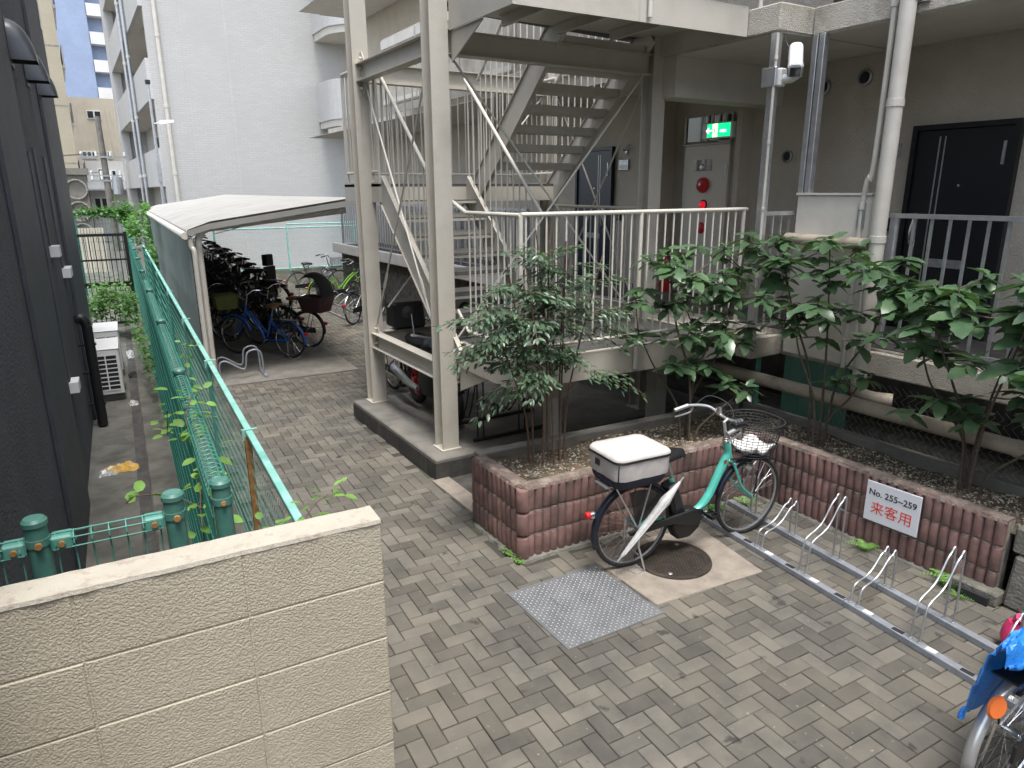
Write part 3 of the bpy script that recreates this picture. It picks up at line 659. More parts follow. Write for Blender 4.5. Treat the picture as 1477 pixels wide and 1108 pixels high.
# exit sign: two faced green lamp box hanging in front of the transom
ex_ = thing('exit_sign', 'lit green running man exit sign with white arrow above the cupboard', 'exit sign', (7.0,6.75,3.2))
M['exitg'] = emit('exit_green', (.0,.42,.14), .9); M['exity'] = emit('exit_pale', (.75,1.0,.35), 1.3); M['exitw'] = emit('exit_white', (.85,1,.85), 1.2)
ey0, ey1, ez0, ez1 = 6.25, 6.73, 3.305, 3.495
XS = 6.97
b = MB(); b.box(XS,XS+.09,ey0,ey1,ez0,ez1); b.build('case', M['white_plastic'], ex_, bevel=.008)
b = MB(); b.box(XS-.003,XS-.0005,ey0+.02,ey1-.09,ez0+.018,ez1-.018); b.build('face', M['exitg'], ex_)
b = MB(); b.box(XS-.005,XS-.0035,6.47,6.55,ez0+.02,ez1-.02); b.build('doorway_mark', M['exity'], ex_)
def facepoly(name, mt, poly, y, z, s, x=XS-.0075, t=.0012):
    b = MB(); b.extr(poly, (x,y,z), (0,-s,0), (0,0,s), (1,0,0), t); return b.build(name, M[mt], ex_)
facepoly('arrow', 'exitw', [(-.5,0),(-.05,.42),(.1,.42),(-.2,.1),(.5,.1),(.5,-.1),(-.2,-.1),(.1,-.42),(-.05,-.42)], 6.61, 3.40, .085)
b = MB()                                            # running figure
def limb(a, c, w):
    a = Vector((XS-.0065, 6.51-a[0]*.068, 3.40+a[1]*.068)); c = Vector((XS-.0065, 6.51-c[0]*.068, 3.40+c[1]*.068)); b.bar(a, c, w, .0012, (1,0,0))
for a, c, w in (((0,.35),(-.15,-.1),.02),((0,.3),(-.5,.15),.01),((-.5,.15),(-.65,-.1),.01),((0,.3),(.45,.2),.01),((.45,.2),(.55,.5),.01),((-.15,-.1),(-.6,-.35),.013),((-.6,-.35),(-.55,-.8),.012),((-.15,-.1),(.3,-.4),.013),((.3,-.4),(.75,-.75),.012)): limb(a, c, w)
b.lathe([(0,-.0012),(.012,-.0012),(.012,.0)], 10, (XS-.0065,6.508,3.44), 'x'); b.build('figure', M['exitg'], ex_)
text('lettering', '非常口', .036, 'exitw', ex_, (XS-.0045,6.38,3.385), (0,-1,0), (0,0,1), 0)
b = MB(); b.bar((XS+.045,6.4,ez1),(XS+.045,6.4,3.60),.03,.03); b.bar((XS+.045,6.6,ez1),(XS+.045,6.6,3.60),.03,.03); b.build('hanger', M['offwhite'], ex_)
# corridor railings: aluminium
def railing(name, label, p, q, z0, z1, n, rail_m, bal_m, rr=.022, bal=.011, square=True, group=None, posts=(), par=None, foot=0, low=.06, postr=.024):
    p = Vector(p); q = Vector(q)
    t = par if par is not None else thing(name, label, 'railing', (p.x,p.y,z0), group=group)
    up = Vector((0,0,1)); rl = MB()
    if square: rl.bar(p+up*z1, q+up*z1, rr*2.2, rr*1.5)
    else: rl.tube([p+up*z1, q+up*z1], rr, 10)
    top = rl.build('top_rail', M[rail_m], t, smooth=not square)
    lr = MB(); (lr.bar(p+up*(z0+low), q+up*(z0+low), .03, .025) if square else lr.tube([p+up*(z0+low), q+up*(z0+low)], rr*.75, 8)); lr.build('bottom_rail', M[rail_m], t, smooth=not square)
    me = None
    for i in range(n):
        c = p.lerp(q, (i+.5)/n)
        if me is None:
            mb = MB(); (mb.box(-bal,bal,-bal,bal,z0+low,z1-rr*.5) if square else mb.tube([(0,0,z0+low),(0,0,z1-rr*.5)], bal, 6)); me = mb.mesh('baluster', smooth=not square); me.materials.append(M[bal_m])
        o = obj('baluster', me, None, t); o.location = Vector((c.x,c.y,0)) - (WORLD[t] if t in WORLD else Vector())
    for f in posts:
        c = p.lerp(q, f); mb = MB()
        if square: mb.box(c.x-postr,c.x+postr,c.y-postr,c.y+postr,z0+foot,z1-rr*.5)
        else: mb.tube([(c.x,c.y,z0+foot),(c.x,c.y,z1-rr*.3)], postr, 10)
        mb.build('post', M[rail_m], t, smooth=not square)
    return t
railing('corridor_railing', 'aluminium corridor railing in front of the black apartment door', (XE+.04,3.52,0), (XE+.04,-.2,0), 1.36, 2.475, 26, 'alu', 'alu', .024, .010, posts=(.012,.335,.66,.98), low=.05)
railing('corridor_railing', 'short aluminium railing between corner post and spandrel panel', (5.52,4.52,0), (XE+.0,4.45,0), 1.36, 2.475, 4, 'alu', 'alu', .024, .008, posts=(0.,), low=.05)
railing('corridor_railing', 'far aluminium corridor railing beyond the staircase', (6.1,9.45,0), (6.1,18.5,0), 1.36, 2.40, 60, 'alu', 'alu', .022, .010, posts=(.0,.25,.5,.75,1), low=.06)
railing('corridor_railing', 'upstairs aluminium railing above the security camera', (5.54,4.54,0), (XE-.02,4.50,0), 4.3, 5.4, 4, 'alu', 'alu', .024, .010, posts=(0.,1.), low=.05)
# aluminium corner posts
b = MB(); b.box(5.475,5.545,4.47,4.54,1.30,4.02); tag(b.build('corner_post', M['alu'], bevel=.004), 'slim aluminium post at the corridor corner carrying the security camera', 'post')
t = thing('screen_post', 'double aluminium upright standing on the spandrel panel', 'post', (XE+.03,4.36,2.66))
for dy in (0,.07): b = MB(); b.box(XE-.01,XE+.06,4.30+dy,4.355+dy,2.66,4.02); b.build('profile', M['alu'], t, bevel=.003)
# big downpipe and thin pipe
dp = thing('downpipe', 'thick cream drain pipe running down in front of the corridor', 'pipe', (5.80,3.52,.8))
b = MB(); b.tube([(5.80,3.52,.98),(5.80,3.52,7.5)], .062, 18); b.build('shaft', M['pipe'], dp, smooth=True)
for z in (1.05,2.28,3.36,4.6): b = MB(); b.lathe([(.062,z-.03),(.068,z-.028),(.068,z+.028),(.062,z+.03)], 18, (5.80,3.52,0)); b.build('coupling', M['pipe'], dp)
b = MB(); b.tube(smoothpath([(5.80,3.52,1.0),(5.80,3.50,.93),(5.82,3.40,.90),(5.90,3.25,.90)],6), .066, 16); b.build('elbow', M['pipe_brown'], dp, smooth=True)
b = MB(); b.box(5.78,5.9,3.45,3.46,4.10,4.16); b.box(5.78,5.9,3.585,3.595,4.10,4.16); b.box(5.86,5.9,3.40,3.65,4.09,4.17); b.build('bracket', M['galv'], dp)
cp = thing('conduit', 'thin cream conduit running beside the thick drain pipe', 'pipe', (5.84,3.66,1.0))
b = MB(); b.tube(smoothpath([(5.84,3.655,7),(5.84,3.655,3.2),(5.84,3.70,2.78),(5.86,3.73,2.60),(5.86,3.73,2.3),(5.86,3.73,1.0)],6), .022, 10); b.build('tube', M['pipe'], cp, smooth=True)
for z in (4.12,2.55,1.35): b = MB(); b.lathe([(.022,-.03),(.031,-.028),(.031,.028),(.022,.03)], 12, (5.84+(.02 if z < 3 else 0),3.655+(.075 if z < 3 else 0),z)); b.build('clip', M['pipe'], cp)
b = MB(); b.box(5.845,5.875,3.70,3.76,2.36,2.58); b.build('junction_box', M['galv'], cp)
gp = thing('gutter_pipe', 'short capped beige pipe lying along the spandrel panel', 'pipe', (5.80,4.0,2.24))
b = MB(); b.tube([(5.80,4.45,2.245),(5.80,4.42,2.245),(5.80,3.59,2.235)], [.03,.052,.052], 16); b.build('body', M['pipe_brown'], gp, smooth=True)
# big horizontal pipes below the corridor and the basement grille
hp = thing('service_pipe', 'long beige service pipe running along below the corridor', 'pipe', (5.62,3,.87))
b = MB(); b.tube([(5.62,7.5,.88),(5.62,-1.5,.865)], .062, 18); b.build('run', M['pipe_brown'], hp, smooth=True)
b = MB(); b.lathe([(.062,-.05),(.068,-.048),(.068,.048),(.062,.05)], 18, (5.62,2.1,.87), 'y'); b.build('collar', M['pipe_brown'], hp)
hq = thing('service_pipe', 'thick grey pipe in the dark void below the long beige pipe', 'pipe', (6.2,3,.45))
b = MB(); b.tube([(6.15,7.5,.42),(6.15,-1.5,.38)], .13, 18); b.build('run', M['oldconc'], hq, smooth=True)
for y_ in (3.3,2.4): b = MB(); b.lathe([(.13,-.07),(.14,-.06),(.14,.06),(.13,.07)], 18, (6.15,y_,.4), 'y'); b.build('collar', M['oldconc'], hq)
gp_ = thing('green_panel', 'flat green painted metal panel below the spandrel panel', 'panel', (5.9,4.1,.5))
b = MB(); b.box(5.93,5.96,3.70,4.40,.0,1.085); M['sheetgreen'] = mat('faded_green_sheet', (.10,.22,.165), .5, c2=(.08,.18,.135), scale=4); b.build('sheet', M['sheetgreen'], gp_)
b = MB()
for k in range(5): b.box(5.925,5.9295,3.74+k*.15,3.75+k*.15,.0,1.08)
b.build('rib', M['sheetgreen'], gp_, kind='stuff')
def chain(b, o, u, L, h, cell=.055, r=.0014, n=3):
    """zigzag wires of a chain link sheet from o along u, height h"""
    o = Vector(o); u = Vector(u).normalized(); k = int(L/cell); rows = int(h/(cell*.9)); sd_ = u.cross(Vector((0,0,1)))*.0012
    for i in range(k):
        pts = []
        for j in range(rows+1):
            off = (i + (j % 2))*cell
            pts.append(o + u*off + Vector((0,0,j*h/rows)) + (sd_ if j % 2 else -sd_))
        b.tube(pts, r, n, caps=False)
bf = thing('basement_fence', 'chain link fence on green posts closing the void under the corridor', 'fence', (5.72,2,.57))
b = MB(); chain(b, (5.72,.2,.58), (0,1,0), 3.5, .50, .06, .0018); b.build('wire_mesh', M['galv'], bf, kind='stuff')
for y_ in (.9,2.05,4.55): b = MB(); b.box(5.70,5.735,y_-.018,y_+.018,.575,1.085); b.build('post', M['green'], bf)

# security camera
sc = thing('security_camera', 'white bullet security camera on a bracket beside the corridor post', 'camera', (5.5,4.44,3.6))
b = MB(); b.box(5.44,5.474,4.43,4.58,3.57,3.73); b.build('mount_plate', M['alu'], sc, bevel=.004)
b = MB(); b.box(5.475,5.56,4.40,4.468,3.57,3.72); b.build('mount_box', M['white_plastic'], sc, bevel=.012)
b = MB(); b.tube([(5.535,4.41,3.63),(5.52,4.32,3.62),(5.46,4.22,3.63)], [.04,.034,.03], 14); b.lathe([(0,-.03),(.036,-.025),(.04,.02),(.02,.04)], 14, (5.45,4.21,3.645)); b.build('arm', M['white_plastic'], sc, smooth=True)
hm = Matrix.Translation((5.41,4.21,3.735)) @ Matrix.Rotation(R(-140), 4, 'Z') @ Matrix.Rotation(R(40), 4, 'Y')
b = MB(); prof = [(-.5,-.5),(.5,-.5),(.5,.25),(.38,.46),(.2,.55),(-.2,.55),(-.38,.46),(-.5,.25)]
b.extr([(x*.115,y*.12) for x, y in prof], (-.19,0,0), (0,1,0), (0,0,1), (1,0,0), .33); b.xf(hm); hs_ = b.build('housing', M['white_plastic'], sc, bevel=.01)
b = MB(); b.box(.141,.146,-.042,.042,-.048,.033); b.xf(hm); b.build('lens_window', M['glass'], hs_)
b = MB(); b.box(.1,.16,-.0605,-.0580,-.055,.045); b.xf(hm); b.build('sunshield', M['galv'], hs_)
b = MB(); b.box(.1,.16,.0580,.0605,-.055,.045); b.xf(hm); b.build('sunshield', M['galv'], hs_)
b = MB(); b.tube(smoothpath([(5.53,4.44,3.98),(5.53,4.40,3.90),(5.51,4.33,3.84),(5.49,4.29,3.82),(5.47,4.26,3.83)],6), .006, 6); b.build('cable', M['black'], sc, smooth=True)
cp2 = thing('conduit', 'thin cream conduit strapped to the aluminium corner post', 'pipe', (5.455,4.47,1.3))
b = MB(); b.tube([(5.455,4.45,1.3),(5.455,4.45,4.0)], .014, 8); b.build('tube', M['pipe'], cp2, smooth=True)
for z in (1.9,2.52,3.1,3.8): b = MB(); b.lathe([(.014,-.015),(.019,-.013),(.019,.013),(.014,.015)], 10, (5.455,4.45,z)); b.build('clip', M['pipe'], cp2)

# ------------------------------------------------------------------ steel staircase
sc_ = thing('steel_staircase', 'cream painted steel escape staircase with two flights on H columns', 'staircase', (2.9,5.9,.2))
def hcol(name, x0, x1, y0, y1, z0, z1, par=sc_, t=.012):
    b = MB(); b.box(x0,x1,y0,y0+t,z0,z1); b.box(x0,x1,y1-t,y1,z0,z1); xm = (x0+x1)/2; b.box(xm-t/2,xm+t/2,y0+t,y1-t,z0,z1)
    b.box(x0-.02,x1+.02,y0-.02,y1+.02,z0,z0+.012)
    return b.build(name, M['steel'], par)
hcol('column', 2.815,2.99,5.90,6.08,.206,8.6); hcol('column', 2.815,2.995,7.83,8.01,.206,8.6)
hcol('column', 5.36,5.535,5.90,6.08,.206,8.6); hcol('column', 5.36,5.535,7.83,8.01,.206,8.6)
def beam(p, q, h, w=.1, t=.01, par=sc_, name='beam'):     # channel / I shape: web plus flanges, z given at the top
    p = Vector(p); q = Vector(q); b = MB(); dz = Vector((0,0,h))
    m0, m1 = p-dz/2, q-dz/2
    b.bar(m0, m1, t, h-2*t); b.bar(p-Vector((0,0,t/2)), q-Vector((0,0,t/2)), w, t); b.bar(p-dz+Vector((0,0,t/2)), q-dz+Vector((0,0,t/2)), w, t)
    return b.build(name, M['steel'], par)
def plate_beam(p, q, z0, z1, t, out, name='fascia_beam'):
    p = Vector((*p,0)); q = Vector((*q,0)); d = (q-p).normalized(); nn = Vector((d.y,-d.x,0))
    b = MB(); a = [p, q, q-nn*t, p-nn*t]; b.hexa([v+Vector((0,0,z0)) for v in a]+[v+Vector((0,0,z1)) for v in a])
    b.bar(p+nn*.0-nn*.035+Vector((0,0,z1+.006)), q-nn*.035+Vector((0,0,z1+.006)), .07, .01)
    return b.build(name, M['steel'], sc_)
for lv, dz in ((0,0.),(1,2.975)):
    zt = 1.285+dz; zb = 1.05+dz
    beam((2.905,7.83,1.075+dz-(.03 if lv else 0)), (2.905,6.08,1.075+dz-(.03 if lv else 0)), .18, .12)     # side beams between the columns
    beam((5.45,7.83,1.075+dz), (5.45,6.08,1.075+dz), .18, .12)
    beam((2.992,5.99,1.07+dz), (5.36,5.99,1.07+dz), .2, .12)
    beam((2.997,7.92,1.07+dz), (5.36,7.92,1.07+dz), .2, .12)
    plate_beam((3.0,5.895),(3.0,4.86),zb,zt,.012,0)
    plate_beam((3.0,4.86),(5.45,4.79),zb,zt,.012,0)
    plate_beam((5.45,4.79),(5.45,5.895),zb,zt,.012,0)
    b = MB(); b.prism([(3.013,4.88),(5.44,4.81),(5.44,6.3 if lv else 6.05),(3.013,6.05)], zt-.045, zt-.004); b.build('deck', M['deck'], sc_)
    b = MB(); b.prism([(3.013,4.876),(5.435,4.806),(5.435,6.04),(3.013,6.04)], zt-.053, zt-.0455); b.build('deck_soffit', M['steel'], sc_)
    b = MB(); b.prism([(3.013,8.0),(5.44,8.0),(5.44,6.06 if lv < 0 else 7.95),(3.013,7.95)], zt-.045, zt-.004)
    for k in range(3):
        x = 3.55+k*.62; beam((x,4.89,zt-.055), (x,5.93,zt-.055), .09, .05, .006, name='joist')
    b = MB(); b.extr([(0,0),(.0,.25),(-.62,.25),(-.62,0)][::-1] if lv < 0 else [(0,0),(.55,0.24),(.55,.25),(0,.25)], (3.02,5.895,zb-.25), (0,-1,0), (0,0,1), (1,0,0), .012)
    b.build('gusset', M['steel'], sc_)
# inner support under the front of the deck
b = MB(); b.box(3.66,3.78,5.25,5.37,-.02,1.045); b.hexa([(3.62,5.21,.80),(3.82,5.21,.80),(3.82,5.41,.80),(3.62,5.41,.80),(3.5,5.1,1.045),(3.94,5.1,1.045),(3.94,5.52,1.045),(3.5,5.52,1.045)][:8]); b.build('support_post', M['steel'], sc_)
b = MB(); b.box(5.05,5.2,5.3,5.45,-.02,1.045); b.build('support_post', M['steel'], sc_)
# mid landing
for k, zl in ((0,2.775),(1,5.75)):
    b = MB(); b.prism([(2.95,7.60),(5.36,7.60),(5.36,8.75),(2.95,8.75)], zl-.03, zl); b.build('landing_plate', M['deck'], sc_)
    plate_beam((2.95,8.755),(2.95,7.60),zl-.2,zl+.004,.012,0); plate_beam((5.36,8.75),(2.965,8.75),zl-.2,zl+.004,-.012,0); plate_beam((5.37,7.6),(5.37,8.75),zl-.2,zl+.004,.012,0)
    b = MB(); b.box(2.965,5.355,7.60,7.615,zl-.2,zl-.031); b.build('fascia_beam', M['steel'], sc_)
# flights
def flight(x0, x1, ya, za, yb, zb, n, lab):
    """n risers from (ya, za) to (yb, zb)"""
    f_ = None
    s_ = Vector((0, yb-ya, zb-za)); u = s_.normalized(); nn = Vector((0,-u.z,u.y)) if u.y > 0 else Vector((0,u.z,-u.y))
    if nn.z < 0: nn = -nn
    for x in (x0, x1):
        b = MB(); p = Vector((x,ya,za))-u*.18; q = Vector((x,yb,zb))+u*.02
        a = [p-nn*.17, q-nn*.17, q+nn*.09, p+nn*.09]; d = Vector((.012,0,0))
        b.hexa([a[0]-d/2,a[0]+d/2,a[1]+d/2,a[1]-d/2,a[3]-d/2,a[3]+d/2,a[2]+d/2,a[2]-d/2]); b.bar(p+nn*.094, q+nn*.094, .05, .008, nn); b.bar(p-nn*.174, q-nn*.174, .05, .008, nn)
        b.build('stringer', M['steel'], sc_)
    dy = (yb-ya)/n; dz = (zb-za)/n
    for i in range(1, n):
        y = ya+dy*(i-.0); z = za+dz*i; sg = 1 if dy > 0 else -1
        b = MB(); b.box(x0+.008,x1-.008,min(y-sg*.04,y+dy+sg*.015),max(y-sg*.04,y+dy+sg*.015),z-.03,z)
        tr = b.build('tread', M['steel'], sc_)
        b = MB(); b.box(x0+.01,x1-.01,min(y-sg*.042,y+dy),max(y-sg*.042,y+dy),z+.001,z+.006); b.build('anti_slip', M['tread'], tr)
        b = MB(); b.box(x0+.008,x1-.008,y+dy+sg*.015,y+dy+sg*.021,z-.03,z+.05) if sg > 0 else b.box(x0+.008,x1-.008,y+dy-.021,y+dy-.015,z-.03,z+.05); b.build('upstand', M['steel'], tr)
flight(2.985, 4.05, 5.98, 1.285, 7.60, 2.775, 8, 0)
flight(4.20, 5.30, 7.60, 2.775, 5.98, 4.26, 8, 1)
# railings of the staircase
def srail(p, q, n, z0, z1, name_lab, posts=(), foot=0., bal=.0085, rr=.019, low=.13):
    railing('', '', p, q, z0, z1, n, 'rail', 'rail', rr, bal, square=False, par=sc_, posts=posts, foot=foot, low=low, postr=.019)
for dz in (0, 2.975):
    srail((3.05,5.75,0), (3.05,4.83,0), 9, 1.285+dz, 2.505+dz, '', posts=(1.,))
    srail((3.05,4.83,0), (5.60,4.755,0), 26, 1.285+dz, 2.51+dz, '', posts=(.485,.985), foot=-.2)
srail((2.975,8.68,0), (2.975,7.62,0), 9, 2.775, 4.02, '', posts=(0.,1.))
srail((2.975,8.70,0), (5.33,8.70,0), 22, 2.775, 4.02, '', posts=(.5,1.))
srail((5.33,8.70,0), (5.33,7.62,0), 9, 2.775, 4.02, '', posts=(1.,))
srail((5.40,6.1,0), (5.40,7.8,0), 13, 1.285, 2.5, '', posts=(0,1.))
def slope_rail(x, ya, za, yb, zb, n, h=1.1):
    b = MB(); b.tube([(x,ya,za+h),(x,yb,zb+h)], .019, 10); b.build('top_rail', M['rail'], sc_, smooth=True)
    for i in range(n):
        y = lerp(ya,yb,(i+.5)/n); z = lerp(za,zb,(i+.5)/n); b = MB(); b.tube([(x,y,z+.05),(x,y,z+h)], .0085, 6, caps=False); b.build('baluster', M['rail'], sc_, smooth=True)
slope_rail(3.01, 6.0, 1.36, 7.6, 2.82, 13); slope_rail(4.05, 6.0, 1.36, 7.6, 2.82, 13)
slope_rail(4.22, 7.6, 2.82, 6.0, 4.3, 13); slope_rail(5.29, 7.6, 2.82, 6.0, 4.3, 13)
b = MB(); b.tube([(3.05,5.75,2.505),(3.01,6.0,2.62)], .019, 10); b.build('top_rail', M['rail'], sc_, smooth=True)
b = MB(); b.tube([(3.05,5.75,1.415),(3.02,5.9,1.6)], .015, 10); b.build('bottom_rail', M['rail'], sc_, smooth=True)
# tie rods with turnbuckles
def rod(p, q):
    p = Vector(p); q = Vector(q); b = MB(); b.tube([p,q], .0105, 8); d = (q-p).normalized()
    r_ = b.build('tie_rod', M['rail'], sc_, smooth=True)
    c = p.lerp(q,.78); s_ = d.cross(Vector((1,0,0))).normalized()*.02; b = MB()
    for k in (-1,1): b.tube([c-d*.11+s_*k*.3, c-d*.085+s_*k, c+d*.085+s_*k, c+d*.11+s_*k*.3], .0075, 6)
    b.build('turnbuckle', M['rail'], r_, smooth=True)
rod((2.915,7.75,3.83),(2.915,6.10,1.18)); rod((2.905,6.12,3.83),(2.905,7.80,1.14))
rod((3.05,5.995,3.85),(5.30,5.995,1.32)); rod((5.30,5.985,3.85),(3.06,5.985,1.32))
rod((5.33,7.9,3.85),(3.1,7.9,1.35)); rod((5.46,6.1,3.85),(5.46,7.8,1.3)); rod((5.47,7.8,3.85),(5.47,6.1,1.3))
def gplate(x, y, z, h, sgn=1):
    b = MB(); b.extr([(0,-h/2),(.06,-h/2),(.10,-h/4),(.10,h/3),(.05,h/2),(0,h/2)], (x,y,z), (0,-sgn,0), (0,0,1), (1,0,0), .012); g_ = b.build('gusset_plate', M['steel'], sc_)
    b = MB()
    for k in range(4):
        zz = z-h*.36+h*.24*k; b.lathe([(0,-.026),(.013,-.026),(.013,-.0)], 6, (x,y-sgn*.045,zz), 'x')
    b.build('bolt', M['rail'], g_)
gplate(2.90,7.83,3.92,.42); gplate(2.90,7.83,1.0,.36); gplate(2.90,6.08,3.92,.42,-1); gplate(2.90,6.08,1.05,.36,-1)
# ------------------------------------------------------------------ chain link fence with flat pale green top rail
cf = thing('chain_link_fence', 'chain link fence with flat pale green top rail along the paving', 'fence', FW(.58,3,0))
ys_posts = [3.0,4.72,6.99,9.55,12.5,15.8,18.6,21.4,24.2]
b = MB(); b.fbox(.558,.602,1.97,24.3,1.135,1.165); b.build('top_rail', M['lgreen'], cf, bevel=.004)
for k, y in enumerate(ys_posts):
    b = MB(); b.fbox(.548,.588,y-.02,y+.02,0,1.128); p_ = b.build('post', M['rust'] if k == 1 else M['green'], cf, label='rusty bare post' if k == 1 else None)
    b = MB(); b.fbox(.535,.635,y-.012,y+.012,1.166,1.173); b.fbox(.535,.557,y-.012,y+.012,1.10,1.1655); b.build('clamp', M['lgreen'], p_)
b = MB(); chain(b, FW(.572,1.97,.02), FW(0,1,0), 12.5, 1.1, .056, .0016); b.build('wire_mesh', M['mgreen'], cf, kind='stuff')
b = MB(); chain(b, FW(.572,14.5,.02), FW(0,1,0), 9.7, 1.1, .1, .0028); b.build('wire_mesh', M['mgreen'], cf, kind='stuff')
b = MB(); b.fbox(.42,.60,1.97,26,-.08,.03); b.build('footing', M['alley'], cf)

# ------------------------------------------------------------------ neighbour's roll top mesh fence
def rolltop(name, label, x, y0, y1, zt, zb, posts, pitch=.05, near=True):
    """fence along the fence frame's y axis at x"""
    t = thing(name, label, 'fence', FW(x,y0,zb)); L = y1-y0
    for py in posts:
        b = MB(); b.tube([FW(x,py,zb), FW(x,py,zt+.005)], .03, 16); p_ = b.build('post', M['pgreen'], t, smooth=True)
        b = MB(); b.tube([FW(x,py,zt-.001), FW(x,py,zt+.013), FW(x,py,zt+.022)], [.034,.034,.026], 16); b.build('cap', M['pgreen'], p_, smooth=True)
        b = MB(); b.tube([FW(x,py,zt-.065), FW(x,py,zt-.04)], .0335, 16); b.build('band', M['pgreen'], p_, smooth=True)
        b = MB(); b.tube([FW(x,py-.034,zt-.053), FW(x,py-.042,zt-.053)], .008, 8); b.build('bolt', M['rust'], p_)
    return t
rf = rolltop('roll_top_fence', 'dark green roll top wire fence along the alley', .185, 2.39, 24, 1.745, .36, [2.39,4.14,5.9,7.9,9.9,11.9,14,16.1,18.2,20.3,22.4,24])
zc = 1.70; rr_ = .036; b = MB(); cx = .185
def loop(y, n=9): return [FW(cx-.03,y,.40), FW(cx-.03,y,1.2), FW(cx-.03,y,zc-.05)] + [FW(cx-.0+rr_*math.cos(a), y, zc+rr_*math.sin(a)) for a in [lerp(PI*1.0,-PI*.62,i/n) for i in range(n+1)]]
y = 2.45
while y < 9: b.tube(loop(y), .0024, 4, caps=False); y += .05
while y < 24: b.tube(loop(y,5), .003, 3, caps=False); y += .1
for k in range(9):
    a = lerp(PI*1.0,-PI*.62,k/8); p_ = (cx+rr_*math.cos(a), zc+rr_*math.sin(a)); b.tube([FW(p_[0],2.42,p_[1]), FW(p_[0],24,p_[1])], .0022, 4, caps=False)
for k in range(9): b.tube([FW(cx-.033,2.42,.42+k*.15), FW(cx-.033,24,.42+k*.15)], .0022, 4, caps=False)
b.build('wire_panel', M['mgreen'], rf, kind='stuff')
for (a0, a1) in ((14,16.1),(16.1,18.2),(18.2,20.3),(20.3,22.4)):
    b = MB(); b.tube([FW(cx,a0+.03,zc), FW(cx,a1-.03,zc)], .026, 10); b.build('top_roll', M['green'], rf, smooth=True)
# cross fence behind the block wall
xf_ = thing('roll_top_fence', 'short roll top wire fence across the alley behind the block wall', 'fence', FW(-.33,2.31,.25))
for i, x in enumerate((.036,-.335,-.9)):
    b = MB(); b.tube([FW(x,2.33,.3), FW(x,2.33,1.755)], .030, 18); p_ = b.build('post', M['pgreen'], xf_, smooth=True)
    b = MB(); b.tube([FW(x,2.33,1.754), FW(x,2.33,1.768), FW(x,2.33,1.777)], [.0345,.0345,.027], 18); b.build('cap', M['pgreen'], p_, smooth=True)
    b = MB(); b.tube([FW(x,2.33,1.69), FW(x,2.33,1.713)], .0335, 18); b.build('band', M['pgreen'], p_, smooth=True)
    b = MB(); b.tube([FW(x+.004,2.295,1.70), FW(x+.004,2.283,1.70)], .010, 8); b.build('bolt', M['rust'], p_)
for (x0, x1) in ((-.31,.01),(-.88,-.36)):
    b = MB(); n = int((x1-x0)/.052)
    for i in range(n+1):
        x = lerp(x0+.02,x1-.02,i/n); pts = [FW(x,2.325,.4), FW(x,2.325,1.64)] + [FW(x,2.335-.028*math.cos(a),1.685+.028*math.sin(a)) for a in [lerp(-.6,PI+.6,k/8) for k in range(9)]]
        b.tube(pts, .0026, 5, caps=False)
    for z_, y_ in ((1.713,2.335),(1.70,2.31),(1.67,2.31),(1.70,2.36),(1.57,2.328),(1.45,2.328),(1.3,2.328)): b.tube([FW(x0+.01,y_,z_), FW(x1-.01,y_,z_)], .0026, 5)
    b.build('wire_panel', M['green'], xf_, kind='stuff')
    for xx in (x0+.035, x1-.035):
        b = MB(); b.fbox(xx-.03,xx+.03,2.308,2.362,1.665,1.71); c_ = b.build('end_clip', M['green'], xf_, bevel=.006)
        b = MB(); b.tube([FW(xx,2.3075,1.688), FW(xx,2.297,1.688)], .009, 8); b.build('bolt', M['rust'], c_)

# ------------------------------------------------------------------ dark house on the left
dh = thing('dark_house', 'black rough stuccoed house wall on the left of the alley', 'building', FW(-1.5,6,.25))
DX = -.53
b = MB(); b.fbox(-9, DX, 1.5, 11.15, .2, 7.2); b.build('wall', M['dark_wall'], dh)
b = MB(); b.fbox(DX+.0005,DX+.028,4.9,6.25,.25,7.1); b.build('pilaster', M['dark_smooth'], dh, bevel=.004)
b = MB(); b.fbox(DX+.0005,DX+.028,8.75,11.1,.25,7.1); b.build('pilaster', M['dark_smooth'], dh, bevel=.004)
for (y0,y1,z0,z1) in ((7.05,7.2,2.27,3.05),(8.0,8.25,2.0,3.02),(6.6,6.75,1.2,3.0)):
    b = MB(); b.fbox(DX+.0005,DX+.012,y0,y1,z0,z1); w_ = b.build('slit_window', M['dark_smooth'], dh)
    b = MB(); b.fbox(DX+.0005,DX+.07,y0-.03,y1+.03,z0-.09,z0-.002); b.build('sill', M['white_plastic'], w_)
for z_ in (4.6,):
    b = MB(); b.fbox(DX+.0285,DX+.034,10.75,11.0,z_,z_+1.2); b.build('slit_window', M['glass'], dh)
M['hoodgrey'] = mat('hood_metal', (.055,.06,.068), .3)
def hood(y, z, label):
    t = thing('vent_hood', label, 'vent', FW(DX,y,z), group='vent hoods in a row on the black house wall')
    b = MB(); vs = []; n = 10; m_ = 8
    for i in range(n+1):
        a = PI*i/n
        for j in range(m_+1):
            e = (PI/2)*j/m_
            vs.append(FW(DX+.0+.17*math.sin(e)*1.0, y-.11*math.cos(a)*math.cos(e*.35), z-.13+.29*math.cos(e)*math.sin(a)**.6+.02))
    b.add(vs, [(i*(m_+1)+j,(i+1)*(m_+1)+j,(i+1)*(m_+1)+j+1,i*(m_+1)+j+1) for i in range(n) for j in range(m_)]); b.build('hood', M['hoodgrey'], t, smooth=True, ang=80)
    b = MB(); b.fbox(DX+.0005,DX+.01,y-.13,y+.13,z-.15,z+.18); b.build('flange', M['black'], t)
for y, z, lab in ((6.65,3.74,'dark vent hood on the black wall above the first slit window'),(7.75,3.74,'dark vent hood between two others on the black wall'),(8.85,3.74,'dark vent hood nearest the far corner of the black house')): hood(y, z, lab)
